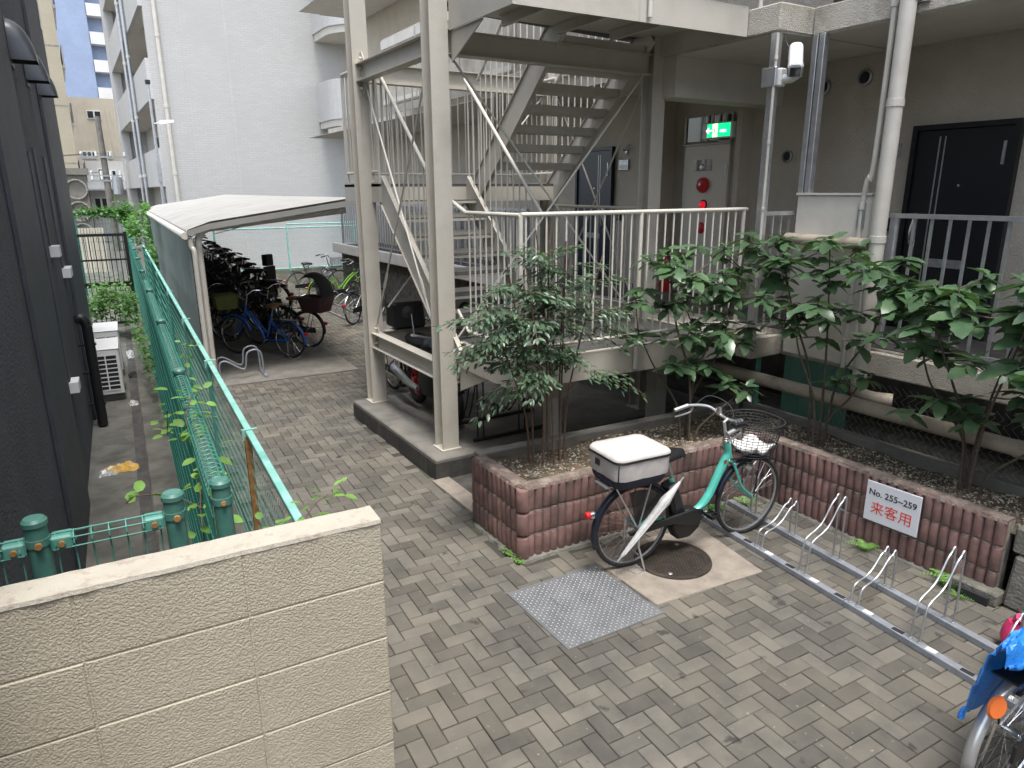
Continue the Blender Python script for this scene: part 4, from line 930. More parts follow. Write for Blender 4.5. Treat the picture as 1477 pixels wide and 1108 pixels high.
dpp = thing('downpipe', 'black drain pipe with elbow on the dark house wall', 'pipe', FW(DX+.09,8.6,.25))
b = MB(); b.tube(smoothpath([FW(DX,8.45,1.42),FW(DX+.06,8.45,1.44),FW(DX+.1,8.45,1.36),FW(DX+.1,8.45,1.25),FW(DX+.1,8.45,.27)],6), .05, 14); b.build('tube', M['black'], dpp, smooth=True)
for z_ in (.5,.85,1.15): b = MB(); b.fbox(DX,DX+.16,8.42,8.48,z_,z_+.02); b.build('bracket', M['black'], dpp)
# air conditioning outdoor units
def acunit(y, z, label, k):
    t = thing('air_conditioner_unit', label, 'air conditioner', FW(-.35,y,z), -T, world=False)
    b = MB(); b.box(-.15,.15,0,.74,.09,.64); b.build('casing', M['white_plastic'], t, bevel=.012)
    b = MB(); b.box(-.155,.155,-.004,.745,.641,.655); b.build('lid', M['white_plastic'], t, bevel=.004)
    b = MB(); b.box(-.115,.115,-.004,-.001,.15,.58); g_ = b.build('intake', M['blackm'], t)
    b = MB()
    for i in range(9): b.box(-.115,.115,-.009,-.0045,.145+i*.053,.157+i*.053)
    b.box(-.007,.007,-.0095,-.0046,.15,.58); b.build('grille', M['white_plastic'], g_, kind='stuff')
    for yy in (.06,.56): b = MB(); b.box(-.16,.16,yy,yy+.12,0,.088); b.build('foot_block', M['conc'], t, bevel=.006)
    return t
acunit(9.45, .25, 'pale outdoor air conditioner unit with grille facing along the alley', 0); acunit(10.75, .25, 'second pale outdoor air conditioner unit further down the alley', 1)
# iron gate across the alley
gt = thing('alley_gate', 'black iron bar gate closing the far alley', 'gate', FW(-.45,15,.25))
b = MB()
for (p, q, w) in (((-.95,15,1.95),(.08,15,1.95),.05),((-.95,15,1.5),(.08,15,1.5),.03),((-.95,15,1.05),(.08,15,1.05),.09),((-.95,15,.33),(.08,15,.33),.05)): b.bar(FW(*p),FW(*q),w,w)
b.build('frame', M['black'], gt)
for k in range(13): b = MB(); b.bar(FW(-.9+k*.078,15,.33),FW(-.9+k*.078,15,1.95),.014,.014); b.build('bar', M['black'], gt)
for x in (-.95,.08): b = MB(); b.fbox(x-.03,x+.03,14.97,15.03,.25,2.0); b.build('post', M['black'], gt)
ef = thing('alley_end_fence', 'green mesh fence overgrown with vines at the far alley end', 'fence', FW(-.4,19,.25))
for x in (-.85,.15): b = MB(); b.fbox(x-.03,x+.03,18.97,19.03,.25,2.25); b.build('post', M['green'], ef)
b = MB(); b.fbox(-.85,.15,18.97,19.03,2.2,2.25); b.build('top_rail', M['green'], ef)
b = MB()
for k in range(16): b.bar(FW(-.83+k*.064,19,.3),FW(-.83+k*.064,19,2.2),.006,.006)
for k in range(10): b.bar(FW(-.85,19,.4+k*.2),FW(.15,19,.4+k*.2),.006,.006)
b.build('wire_panel', M['mgreen'], ef, kind='stuff')
# litter
M['bagy'] = mat('yellow_plastic', (.62,.36,.05), .4, c2=(.5,.42,.3), scale=14, coords='pos')
M['bagw'] = mat('clear_plastic', (.55,.55,.52), .25, c2=(.3,.3,.28), scale=20)
def crumple(name, label, x, y, z, sx, sy, h, mt, seed, n=9):
    r_ = random.Random(seed); b = MB(); c = FW(x,y,z); vs = []
    for j in range(n+1):
        for i in range(n+1):
            u, v = i/n*2-1, j/n*2-1; e = max(0,1-max(abs(u),abs(v))**3); vs.append((c.x+u*sx*(1+r_.uniform(-.12,.12)), c.y+v*sy*(1+r_.uniform(-.12,.12)), c.z+.004+e*h*r_.uniform(.2,1.)))
    b.add(vs, [(j*(n+1)+i,j*(n+1)+i+1,(j+1)*(n+1)+i+1,(j+1)*(n+1)+i) for j in range(n) for i in range(n)])
    return tag(b.build(name, M[mt]), label, 'litter')
crumple('plastic_bag', 'crumpled yellow plastic bag lying on the alley concrete', -.27, 6.95, .25, .14, .09, .07, 'bagy', 1)
crumple('plastic_bag', 'clear crumpled plastic wrapper beside the yellow bag', -.38, 6.90, .25, .07, .07, .05, 'bagw', 2)
crumple('plastic_bag', 'clear plastic litter in the drain behind the corner post', .1, 4.2, .36, .06, .1, .05, 'bagw', 3)
crumple('litter', 'grey litter scrap in the drain channel below the air conditioner', -.12, 9.2, .256, .05, .09, .05, 'bagw', 4)
crumple('litter', 'pale litter heap in the drain channel beyond the air conditioner', -.1, 12.2, .256, .05, .3, .06, 'bagw', 5, 12)
crumple('litter', 'black litter scrap in the drain channel beside the air conditioner', -.1, 10.7, .256, .05, .13, .06, 'blackm', 6)

# ------------------------------------------------------------------ bicycle shed
sh = thing('bicycle_shed', 'bicycle shed with white corrugated roof on curved pipe frames', 'shed', FW(.9,10.5,.02))
SY0, SY1 = 10.5, 24.6
def prof(x): return 2.20 + (x-.84)*(.335/2.3)                     # roof height over x
b = MB(); n = 124; vs = []; xs_ = [.80, 1.10, 3.12]
for i in range(n+1):
    y = lerp(SY0,SY1,i/n); w = .026*math.cos(i*PI)
    for x in xs_: vs.append(FW(x, y, (2.18 if x < .9 else prof(x)+.05) + w))
b.add(vs, [(3*i+k,3*i+k+1,3*i+4+k,3*i+3+k) for i in range(n) for k in range(2)])
rfm = b.build('roof_sheet', M['shed_roof'], sh)
sm = rfm.modifiers.new('s', 'SOLIDIFY'); sm.thickness = .004
b = MB(); vs = []; n = 180
for i in range(n+1):
    y = lerp(SY0+.05,SY1,i/n); w = .014*math.cos(i*PI); vs += [FW(.80+w,y,.25), FW(.80+w,y,2.14)]
b.add(vs, [(2*i,2*i+2,2*i+3,2*i+1) for i in range(n)])
wl = b.build('side_sheet', M['shed_wall'], sh); sm = wl.modifiers.new('s', 'SOLIDIFY'); sm.thickness = .003
b = MB(); b.bar(FW(1.10,SY0-.02,prof(1.1)+.01), FW(3.13,SY0-.02,prof(3.12)+.01), .02, .075); b.bar(FW(.80,SY0-.02,2.16), FW(1.10,SY0-.02,prof(1.1)+.015), .02, .07); b.build('barge_board', M['shed_roof'], sh)
b = MB(); b.tube([FW(.765,SY0,2.13), FW(.765,SY1,2.13)], .05, 10); b.build('gutter', M['offwhite'], sh, smooth=True)
b = MB(); b.bar(FW(3.12,SY0,prof(3.12)+.03), FW(3.12,SY1,prof(3.12)+.03), .03, .05); b.build('edge_strip', M['shed_roof'], sh)
for y in (10.62,13.4,16.2,19,21.8,24.4):
    b = MB(); pts = [FW(.93,y,.02), FW(.93,y,1.6)] + [FW(1.13-.2*math.cos(a), y, 2.04+.2*math.sin(a)*.9) for a in [lerp(0,PI*.45,k/6) for k in range(7)]] + [FW(3.0,y,prof(3.0)-.09)]
    b.tube(pts, .045, 14); b.build('frame_pipe', M['pipe'], sh, smooth=True)
for x in (1.5,2.3,3.0): b = MB(); b.bar(FW(x,SY0,prof(x)-.005), FW(x,SY1,prof(x)-.005), .04, .05); b.build('purlin', M['offwhite'], sh)
b = MB(); b.tube(smoothpath([FW(.83,10.52,2.09),FW(.83,10.52,1.98),FW(.855,10.5,1.9),FW(.855,10.5,1.5),FW(.855,10.5,.03)],5), .034, 12); b.build('downpipe', M['pipe'], sh, smooth=True)
b = MB(); b.bar(FW(1.15,10.6,2.14), FW(2.2,10.6,prof(2.2)-.01), .012, .012); b.build('stay', M['galv'], sh)

# back fence and white building
bk = thing('back_fence', 'green chain link fence standing in front of the white building', 'fence', (6,24.9,0))
by = 24.9
for x in (2.2,3.9,6.25,8.6): b = MB(); b.tube([(x,by,0),(x,by,1.55)], .03, 10); b.build('post', M['lgreen'], bk)
for z in (1.50,.12): b = MB(); b.tube([(1.9,by,z),(9.0,by,z)], .024, 8); b.build('rail', M['lgreen'], bk)
b = MB(); b.tube([(6.25,by,1.62),(9.0,by,1.62)], .022, 8); b.build('rail', M['lgreen'], bk)
b = MB(); chain(b, (1.9,by,.12), (1,0,0), 7.0, 1.38, .11, .003); b.build('wire_mesh', M['lgreen'], bk, kind='stuff')

wb = thing('white_tiled_building', 'tall white tiled building with open balconies on its side', 'building', (3,27,0))
WX, WY = 2.86, 26.7
b = MB(); b.box(WX+1.0, 30, WY, 42, -.08, 26); b.build('core', M['tile'], wb)
b = MB(); b.box(WX+.002, WX+.998, WY, WY+.25, -.08, 26); b.build('end_wall', M['tile'], wb)
b = MB(); b.box(WX+.002, WX+.998, 41.75, 42, -.08, 26); b.build('end_wall', M['tile'], wb)
for x in (5.25,9.2): b = MB(); b.box(x,x+.04,WY-.012,WY-.001,0,26); b.build('joint_strip', M['tile2'], wb)
for k in range(9):
    z = .62+k*2.72 if k == 0 else 2.9+(k-1)*2.72
    if k == 0: continue
    b = MB(); b.box(WX-.10, WX+.998, WY+.26, 41.74, z, z+.16); b.build('balcony_slab', M['ceil'], wb)
    b = MB(); b.box(WX-.12, WX+.0, WY+.004, 41.75, z-.02, z+1.2); p_ = b.build('balcony_parapet', M['tile2'], wb)
    b = MB(); b.box(WX+.90,WX+.997,WY+3.2,WY+5.2,z+.17,z+2.1); b.build('doorway', M['glass'], wb)
    b = MB(); b.box(WX+.90,WX+.997,WY+8.2,WY+10.2,z+.17,z+2.1); b.build('doorway', M['glass'], wb)
    for yy in (WY+1.6,WY+3.6):
        b = MB(); b.lathe([(0,-.03),(.17,-.03),(.2,-.005)], 14, (WX+.45,yy,z-.01)); b.build('ceiling_lamp', M['galv'], wb)
b = MB(); b.box(WX+.90,WX+.997,WY+2,WY+9,.1,2.4); b.build('doorway', M['glass'], wb)
b = MB(); b.box(WX-.18,WX+.25,41.6,42.3,-.08,26); b.build('end_pier', M['tile2'], wb)
# rounded corner balconies
for k in range(8):
    z = 1.95+2.92*k
    if k == 0: continue
    cx_, cy_, r_ = 9.6, 25.5, 1.35; pts = [(12.5,cy_-r_)] + [(cx_+r_*math.cos(a), cy_+r_*math.sin(a)) for a in [lerp(-PI/2,-PI,i/10) for i in range(11)]] + [(cx_-r_,WY-.002),(12.5,WY-.002)]
    b = MB(); b.prism(pts, z, z+.22); s_ = b.build('round_balcony', M['ceil'], wb)
    b = MB(); q = pts[:12]+[(cx_-r_,WY-.004)]; vs = []
    for x, y in q: vs += [(x,y,z+.224),(x,y,z+1.5)]
    b.add(vs, [(2*i,2*i+2,2*i+3,2*i+1) for i in range(len(q)-1)]); pp = b.build('parapet', M['tile2'], s_); md = pp.modifiers.new('s','SOLIDIFY'); md.thickness = .06
# downpipes on the white building
for (x, y, lab) in ((WX+.32,WY-.07,'thick grey drain pipe on the white tiled end wall'),(WX-.2,WY+4.5,'grey drain pipe along the balconies of the white building'),(WX-.2,WY+6.2,'second grey drain pipe along the balconies of the white building')):
    t = thing('downpipe', lab, 'pipe', (x,y,0)); b = MB(); b.tube([(x,y,0),(x,y,24)], .065, 12); b.build('tube', M['galv'] if y > WY else M['pipe'], t, smooth=True)
    for k in range(9): b = MB(); b.lathe([(.065,-.05),(.078,-.045),(.078,.045),(.065,.05)], 12, (x,y,1.2+k*2.1)); b.build('collar', M['pipe'], t)
lp = thing('street_lamp', 'slim steel lamp pole with white lamp head behind the shed roof', 'street lamp', (2.62,25.6,0))
b = MB(); b.tube([(2.62,25.6,0),(2.62,25.6,3.4),(2.62,25.6,5.9)], [.05,.045,.04], 10); b.build('pole', M['galv'], lp, smooth=True)
b = MB(); b.lathe([(.07,5.9),(.075,5.92),(.075,6.02),(0,6.03)], 10, (2.62,25.6,0)); b.build('cap', M['black'], lp)
b = MB(); b.tube([(2.62,25.6,4.75),(2.8,25.5,4.78),(2.9,25.45,4.78)], .02, 8); b.hexa([(2.78,25.38,4.72),(3.18,25.28,4.80),(3.18,25.46,4.80),(2.78,25.56,4.72),(2.78,25.40,4.84),(3.18,25.30,4.87),(3.18,25.44,4.87),(2.78,25.54,4.84)]); b.build('lamp_head', M['white_plastic'], lp)
b = MB(); b.box(2.56,2.68,25.53,25.59,3.0,3.6); b.build('control_box', M['galv'], lp)

# ------------------------------------------------------------------ town beyond
def at(u, v, dist):                                     # a bearing from the yard's viewpoint at a real distance
    d = (r2*((u-738.5)/1008.09) + d2*((v-554)/1008.09) + fw); d.normalize(); s_ = dist/math.hypot(d.x,d.y); return Vector((d.x*s_, d.y*s_, 2.7+d.z*s_))
M['tan'] = tilemat('tan_tile', (.44,.39,.29), (.36,.32,.24), .4, .12, .006); M['blue'] = tilemat('blue_tower_tile', (.27,.335,.47), (.23,.295,.43), .3, .3, .012)
M['beige'] = mat('beige_render', (.56,.5,.4), .85, c2=(.48,.43,.34), scale=.6, streak=((.38,.34,.27),.55,.8))
M['whitehouse'] = mat('white_siding', (.62,.61,.58), .7, c2=(.55,.54,.51), scale=.7)
# tan apartment house
tb = thing('tan_apartment_house', 'tan tiled apartment house rising behind the black house', 'building', (-3.2,44,0))
e0 = at(113,240,46); b = MB(); b.box(e0.x-12,e0.x,e0.y,e0.y+8,-.08,34); b.build('wall', M['tan'], tb)
for k in range(10): b = MB(); b.box(e0.x-12,e0.x,e0.y-.01,e0.y-.001,4.2+k*2.9,4.26+k*2.9); b.build('band', M['mortar'], tb)
for k in range(10):
    z = 3.3+k*2.9; b = MB(); b.box(e0.x+.0,e0.x+.16,e0.y+.9,e0.y+7,z,z+.15); s_ = b.build('balcony', M['whitehouse'], tb)
    b = MB(); b.box(e0.x+.08,e0.x+.16,e0.y+.9,e0.y+7,z+.151,z+1.15); b.build('parapet', M['glass'] if k % 2 else M['whitehouse'], s_)
# blue tower
tw_ = thing('blue_tower_block', 'tall pale blue tower block with white balconies', 'building', (-3,95,0))
e1, e2 = at(84,60,98), at(139,60,98); b = MB(); b.box(e1.x-4,e2.x-.6,e1.y,e1.y+14,-.08,75); b.build('wall', M['blue'], tw_)
b = MB(); b.box(e2.x-.599,e2.x+12,e1.y+1.2,e1.y+14,-.08,75); b.build('wall', M['blue'], tw_)
for k in range(24):
    z = 13+k*2.9
    b = MB(); b.box(e2.x-.55,e2.x+9,e1.y-.2,e1.y+1.19,z,z+1.25); b.build('balcony', M['whitehouse'], tw_)
# beige building with windows
bb_ = thing('beige_block_building', 'beige rendered block with a few small windows', 'building', (0,60,0))
f0, f1 = at(108,140,62), at(172,140,62); zt = f0.z; b = MB(); b.box(f0.x-3,f1.x+3,f0.y,f0.y+9,-.08,zt); b.build('wall', M['beige'], bb_)
def win(par, u0, v0, u1, v1, dist, yw, panes=2):
    a, c = at(u0,v0,dist), at(u1,v1,dist); b = MB(); b.box(a.x,c.x,yw-.06,yw-.002,c.z,a.z); w_ = b.build('window', M['white_plastic'], par)
    n = panes
    for i in range(n):
        x0, x1 = lerp(a.x,c.x,i/n)+.05, lerp(a.x,c.x,(i+1)/n)-.05; b = MB(); b.box(x0,x1,yw-.075,yw-.061,c.z+.06,a.z-.06); b.build('pane', M['glass'], w_)
win(bb_,124,159,147,172,62,f0.y); win(bb_,118,218,140,229,62,f0.y,3); win(bb_,154,218,163,229,62,f0.y,1)
# white house
wh = thing('white_house', 'white sided house with ribbed eaves behind the utility pole', 'house', (0,48,0))
g0, g1 = at(122,232,48), at(190,232,48); b = MB(); b.box(g0.x,g1.x+3,g0.y,g0.y+8,-.08,g0.z); b.build('wall', M['whitehouse'], wh)
h0 = at(122,272,47); b = MB(); b.hexa([(h0.x,g0.y-1.2,h0.z-.1),(g1.x+3,g0.y-1.2,h0.z-.1),(g1.x+3,g0.y-.003,h0.z+.3),(h0.x,g0.y-.003,h0.z+.3),(h0.x,g0.y-1.2,h0.z),(g1.x+3,g0.y-1.2,h0.z),(g1.x+3,g0.y-.003,h0.z+.4),(h0.x,g0.y-.003,h0.z+.4)]); b.build('eaves', M['galv'], wh)
win(wh,140,243,152,262,48,g0.y,1); win(wh,160,245,170,263,48,g0.y,1); win(wh,135,285,158,303,48,g0.y,2)
# screen wall of ring blocks
sw = thing('ring_block_wall', 'concrete screen wall with ring pattern at the far alley end', 'wall', (-2,33,0))
k0, k1 = at(70,252,34), at(124,252,34); b = MB(); b.box(k0.x,k1.x,k0.y,k0.y+.3,-.08,k0.z); b.build('panel', M['conc'], sw)
b = MB(); b.box(k0.x-.1,k1.x+.1,k0.y-.1,k0.y+.31,k0.z+.001,k0.z+.25); b.build('coping', M['conc'], sw)
for i in range(2):
    for j in range(3):
        c = (k1.x-.42-i*.85, k0.y-.03, k0.z-.55-j*.86); b = MB(); b.lathe([(.40,0),(.40,-.05),(.34,-.05),(.34,0)], 18, c, 'y'); b.build('ring', M['mortar'], sw)
# small building with pinkish wall lower left
pw = thing('pale_fence_wall', 'pale ribbed metal fence behind the vine covered alley fence', 'fence', (-1,27,0))
b = MB()
q0, q1 = at(90,330,28), at(150,330,28)
for i in range(14): x = lerp(q0.x,q1.x,i/14); b = MB(); b.box(x,x+(q1.x-q0.x)/14-.02,q0.y,q0.y+.03,-.08,q0.z); b.build('slat', M['beige'], pw)
# utility pole with wires
up_ = thing('utility_pole', 'concrete utility pole with transformer arms beyond the alley', 'utility pole', at(163,330,40).to_2d().to_3d())
p0 = at(165,330,40); ptop = at(143,168,40); b = MB(); b.tube([(p0.x,p0.y,-.08),(p0.x,p0.y,ptop.z)], [.17,.12], 12); b.build('pole', M['conc'], up_, smooth=True)
for v_, L_ in ((228,1.0),(255,.7),(262,.7)):
    z = at(150,v_,40).z; b = MB(); b.box(p0.x-L_,p0.x+L_,p0.y-.16,p0.y-.13,z,z+.08); a_ = b.build('crossarm', M['galv'], up_)
    for k in range(4):
        b = MB(); x = lerp(p0.x-L_+.1,p0.x+L_-.1,k/3); b.lathe([(0,z+.28),(.06,z+.26),(.06,z+.09),(.03,z+.081)], 8, (x,p0.y-.145,0)); b.build('insulator', M['white_plastic'], a_)
b = MB(); z = at(150,265,40).z; b.lathe([(0,z-.5),(.24,z-.5),(.24,z+.3),(0,z+.34)], 14, (p0.x+.42,p0.y-.1,0)); b.build('transformer', M['galv'], up_)
for k, (v_, dx) in enumerate(((228,0),(228,.3),(255,.2))):
    z = at(150,v_,40).z+.2; b = MB(); b.tube([(p0.x+dx+s_*(.5+t_*14), p0.y-.14+t_*3*s_, z-.5*math.sin(PI*min(t_*1.0,1))) for s_ in (-1,) for t_ in [i/10 for i in range(11)]], .012, 4)
    tag(b.build('power_line', M['black']), ('upper power line sagging from the utility pole','second upper power line from the utility pole','lower power line sagging from the utility pole')[k], 'wire')
# ------------------------------------------------------------------ bicycles
def wheel(t, name, x, r, rimm, spoke=32, tm='rubber', tw=.019, rot=None):
    """wheel in the x-z plane, hub at (x, 0, r)"""
    n = 40; c = Vector((x,0,r)); b = MB()
    ring = lambda R_, k: [c + Vector((R_*math.cos(2*PI*i/k), 0, R_*math.sin(2*PI*i/k))) for i in range(k)]
    b.tube(ring(r-tw*1.75, n), .010, 6, closed=True); b.tube([c+Vector((0,-.045,0)), c+Vector((0,.045,0))], .016, 10)
    w = b.build(name, M[rimm], t, smooth=True)
    b = MB(); b.tube(ring(r-tw*.98, n), tw, 8, closed=True); ty = b.build('tyre', M[tm], w, smooth=True)
    b = MB()
    for i in range(spoke):
        a = 2*PI*i/spoke; s_ = .03 if i % 2 else -.03; a2 = a + (.6 if (i//2) % 2 else -.6)
        b.tube([c+Vector((.016*math.cos(a2),s_,.016*math.sin(a2))), c+Vector(((r-tw*2)*math.cos(a),0,(r-tw*2)*math.sin(a)))], .0011, 3, caps=False)
    sp = b.build('spokes', M['chrome'], w, kind='stuff')
    return w
def mudguard(t, x, r, a0, a1, mt, w=.028, name='mudguard'):
    b = MB(); vs = []; n = 18; k = 5
    for i in range(n+1):
        a = lerp(a0,a1,i/n)
        for j in range(k):
            e = lerp(-1,1,j/(k-1)); rr = r + .022 - .016*e*e
            vs.append((x+rr*math.cos(a), e*w, r+rr*math.sin(a)))
    b.add(vs, [(i*k+j,i*k+j+1,(i+1)*k+j+1,(i+1)*k+j) for i in range(n) for j in range(k-1)])
    o = b.build(name, M[mt], t, smooth=True, ang=80); md = o.modifiers.new('s','SOLIDIFY'); md.thickness = .0025; return o
def basket(t, x0, x1, w0, w1, z0, z1, mt, name='basket', taper=.8, rings=9, bars=26, r=.0022, rad=.09):
    """wire basket, tapering to its floor"""
    def rr(f, z):
        hx = (x1-x0)/2*lerp(taper,1,f); hy = lerp(w0,w1,f)/2; cx = (x0+x1)/2 - (1-f)*(x1-x0)*.06; rd = min(rad, hx*.9, hy*.9); pts = []
        for (sx, sy, a0) in ((1,1,0),(-1,1,PI/2),(-1,-1,PI),(1,-1,1.5*PI)):
            for k in range(5): a = a0+PI/2*k/4; pts.append(Vector((cx+sx*(hx-rd)+rd*math.cos(a), sy*(hy-rd)+rd*math.sin(a), z)))
        return pts
    b = MB(); top = rr(1, z1); b.tube(top, r*2.4, 6, closed=True); o = b.build(name, M[mt], t, smooth=True)
    b = MB()
    for i in range(rings): f = i/rings; b.tube(rr(f, lerp(z0,z1,f)), r, 4, closed=True)
    lo = rr(0, z0); m_ = len(lo)
    for i in range(bars):
        k = i*m_/bars; a = int(k); fr = k-a; p = lo[a].lerp(lo[(a+1)%m_],fr); q = top[a].lerp(top[(a+1)%m_],fr); b.tube([p,q], r, 4, caps=False)
    for i in range(7):
        y = lerp(lo[0].y*-1,lo[0].y,i/6); b.tube([(min(p.x for p in lo)+.02,y*.9,z0),(max(p.x for p in lo)-.02,y*.9,z0)], r, 4, caps=False)
    b.build('wires', M[mt], o, kind='stuff'); return o
def saddle(t, x, z, mt='black', big=1.):
    b = MB(); n = 10; k = 9; vs = []
    for i in range(n+1):
        f = i/n; xx = x-.13+f*.26; w = (.095*(1-f)**.6+.022)*big if f > .12 else (.07+.25*f)*big; w = min(w,.1*big)
        h = .012*math.sin(f*PI)+ .02*(1-f)
        for j in range(k):
            e = lerp(-1,1,j/(k-1)); vs.append((xx, e*w, z+h-.035*abs(e)**2.2))
    b.add(vs, [(i*k+j,i*k+j+1,(i+1)*k+j+1,(i+1)*k+j) for i in range(n) for j in range(k-1)])
    o = b.build('saddle', M[mt], t, smooth=True, ang=80); md = o.modifiers.new('s','SOLIDIFY'); md.thickness = .03; md.offset = 0
    b = MB()
    for s_ in (-1,1): b.tube([(x-.1,s_*.045,z-.03),(x-.03,s_*.03,z-.07),(x+.07,s_*.02,z-.05)], .005, 6)
    b.build('saddle_rail', M['chrome'], o, smooth=True)
    b = MB()
    for s_ in (-1,1): b.lathe([(.016,z-.09),(.02,z-.08),(.016,z-.065),(.02,z-.055),(.016,z-.04)], 10, (x-.085,s_*.045,0))
    b.build('saddle_spring', M['chrome'], o, smooth=True)
    return o
def crank(t, x, z, ang, mt='silver', arm=.165):
    for s_ in (-1, 1):
        a = ang + (PI if s_ > 0 else 0); e = Vector((x+arm*math.cos(a), s_*.075, z+arm*math.sin(a))); b = MB()
        b.tube([(x,s_*.055,z),(x,s_*.065,z),e], [.012,.013,.010], 8); c_ = b.build('crank_arm', M[mt], t, smooth=True)
        b = MB(); b.box(e.x-.042,e.x-.03,e.y+s_*.01,e.y+s_*.10,e.z-.012,e.z+.012); b.box(e.x+.03,e.x+.042,e.y+s_*.01,e.y+s_*.10,e.z-.012,e.z+.012)
        b.box(e.x-.042,e.x+.042,e.y+s_*.045,e.y+s_*.06,e.z-.010,e.z+.010); b.box(e.x-.042,e.x+.042,e.y+s_*.01,e.y+s_*.018,e.z-.010,e.z+.010); b.box(e.x-.042,e.x+.042,e.y+s_*.092,e.y+s_*.10,e.z-.010,e.z+.010)
        b.build('pedal', M['black'], c_)
def bars(t, x, z, mt='chrome', back=.22, half=.27, gm='black', levers=True):
    b = MB(); pts = smoothpath([(x-back,-half,z+.02),(x-back*.55,-half*.95,z+.045),(x-.02,-half*.62,z+.05),(x+.02,-.06,z),(x+.02,.06,z),(x-.02,half*.62,z+.05),(x-back*.55,half*.95,z+.045),(x-back,half,z+.02)],5)
    b.tube(pts, .011, 8); h = b.build('handlebar', M[mt], t, smooth=True)
    for s_ in (-1,1):
        b = MB(); b.tube([(x-back-.01,s_*half,z+.019),(x-back*.55,s_*half*.965,z+.044)], .0165, 10); b.build('grip', M[gm], h, smooth=True)
        if levers:
            b = MB(); b.tube(smoothpath([(x-back*.4,s_*half*.9,z+.03),(x-back*.5,s_*half*.93,z-.01),(x-back-.0,s_*half,z-.035)],4), [.007]*9, 6); b.build('brake_lever', M['silver'], h, smooth=True)
    return h
def citybike(name, label, cat, loc, rz, fcol, group=None, r=.33, wb=1.09, front='wire', rear=None, mg='silver', tyre='rubber', fr=None, saddlem='black', lean=0.):
    fr = fr or r
    t = thing(name, label, cat, loc, rz, group, world=False); t.rotation_euler = (lean, 0, rz)
    wheel(t, 'rear_wheel', 0, r, 'chrome', tm=tyre); wheel(t, 'front_wheel', wb, fr, 'chrome', tm=tyre)
    mudguard(t, 0, r, R(20), R(190), mg); mudguard(t, wb, fr, R(40), R(165), mg)
    bbx, bbz, hx, hz = .46, .28, wb-.27, .80
    b = MB(); b.tube(smoothpath([(hx+.035,0,hz-.06),(hx-.13,0,.60),(hx-.27,0,.42),(bbx+.05,0,bbz+.03),(bbx,0,bbz)],5), .021, 10)
    b.tube(smoothpath([(hx+.02,0,hz-.01),(hx-.17,0,.64),(hx-.31,0,.48),(bbx-.035,0,bbz+.13)],4), .013, 8)
    b.tube([(bbx,0,bbz),(bbx-.15,0,.70)], .016, 10); b.tube([(hx+.045,0,hz-.1),(hx,0,hz+.05)], .02, 10)
    for s_ in (-1,1):
        b.tube([(bbx,s_*.03,bbz),(.0,s_*.055,r)], .010, 8); b.tube([(bbx-.125,s_*.02,.60),(0,s_*.055,r)], .008, 8)
    b.lathe([(.03,-.04),(.03,.04)], 12, (bbx,0,bbz), 'y'); b.build('frame', M[fcol], t, smooth=True)
    b = MB()
    for s_ in (-1,1): b.tube(smoothpath([(hx+.05,s_*.035,hz-.13),(hx+.13,s_*.05,.52),(wb-.04,s_*.052,fr+.06),(wb,s_*.052,fr)],4), .010, 8)
    b.tube([(hx+.05,-.036,hz-.13),(hx+.05,.036,hz-.13)], .013, 8); b.build('fork', M[fcol], t, smooth=True)
    b = MB(); b.tube([(hx,0,hz+.04),(hx-.04,0,1.0),(hx-.01,0,1.02)], .012, 8); b.tube([(bbx-.15,0,.69),(bbx-.18,0,.83)], .012, 8); b.build('stem_and_seatpost', M['chrome'], t, smooth=True)
    bars(t, hx-.02, 1.02); saddle(t, bbx-.2, .87, saddlem)
    crank(t, bbx, bbz, R(-25))
    b = MB(); b.extr([(-.11,-.045),(.47,-.07),(.56,-.04),(.58,.02),(.55,.07),(.46,.085),(-.1,.045)], (0,-.05,.305), (1,0,0), (0,0,1), (0,-1,0), .018); b.build('chain_case', M['black' if fcol != 'steelgrey' else 'silver'], t, bevel=.005)
    b = MB(); b.box(-.20,.16,-.06,.06,r*2+.035,r*2+.045)
    for s_ in (-1,1): b.tube([(-.12,s_*.06,r*2+.04),(0,s_*.06,r)], .005, 6); b.tube([(-.2,s_*.06,r*2+.04),(.24,s_*.06,r*2+.04)], .006, 6)
    b.build('rear_carrier', M['black'], t)
    b = MB()
    for s_ in (-1,1): b.tube([(0,s_*.07,r),(-.02,s_*.1,.05),(-.12,s_*.1,.008)], .006, 6)
    b.tube([(-.12,-.1,.008),(-.12,.1,.008)], .006, 6); b.build('stand', M['chrome'], t, smooth=True)
    b = MB(); b.lathe([(0,-.03),(.028,-.025),(.032,.02),(0,.022)], 12, (-r-.03,0,r+.12), 'x'); b.build('rear_reflector', M['red'], t)
    if front == 'wire': basket(t, hx+.07, hx+.40, .28, .37, .74, .98, 'black')
    elif front: basket(t, hx+.07, hx+.40, .30, .38, .74, .98, front, rings=14, r=.004)
    if rear == 'wire': basket(t, -.36, .10, .30, .38, r*2+.05, r*2+.28, 'black', name='rear_basket')
    return t
M['sbody'] = M['black']
M['blue_paint'] = mat('blue_frame', (.01,.10,.42), .3, coat=.4); M['lime'] = mat('lime_frame', (.22,.55,.03), .3, coat=.4)
M['dkframe'] = mat('dark_frame', (.03,.03,.035), .35); M['wine'] = mat('wine_basket', (.055,.02,.02), .6); M['tan_seat'] = mat('tan_leather', (.22,.12,.05), .5)
M['steelgrey'] = M['silver']; M['creamframe'] = mat('cream_frame', (.2,.18,.14), .35); M['cloth_y'] = mat('olive_cloth', (.16,.17,.05), .9)

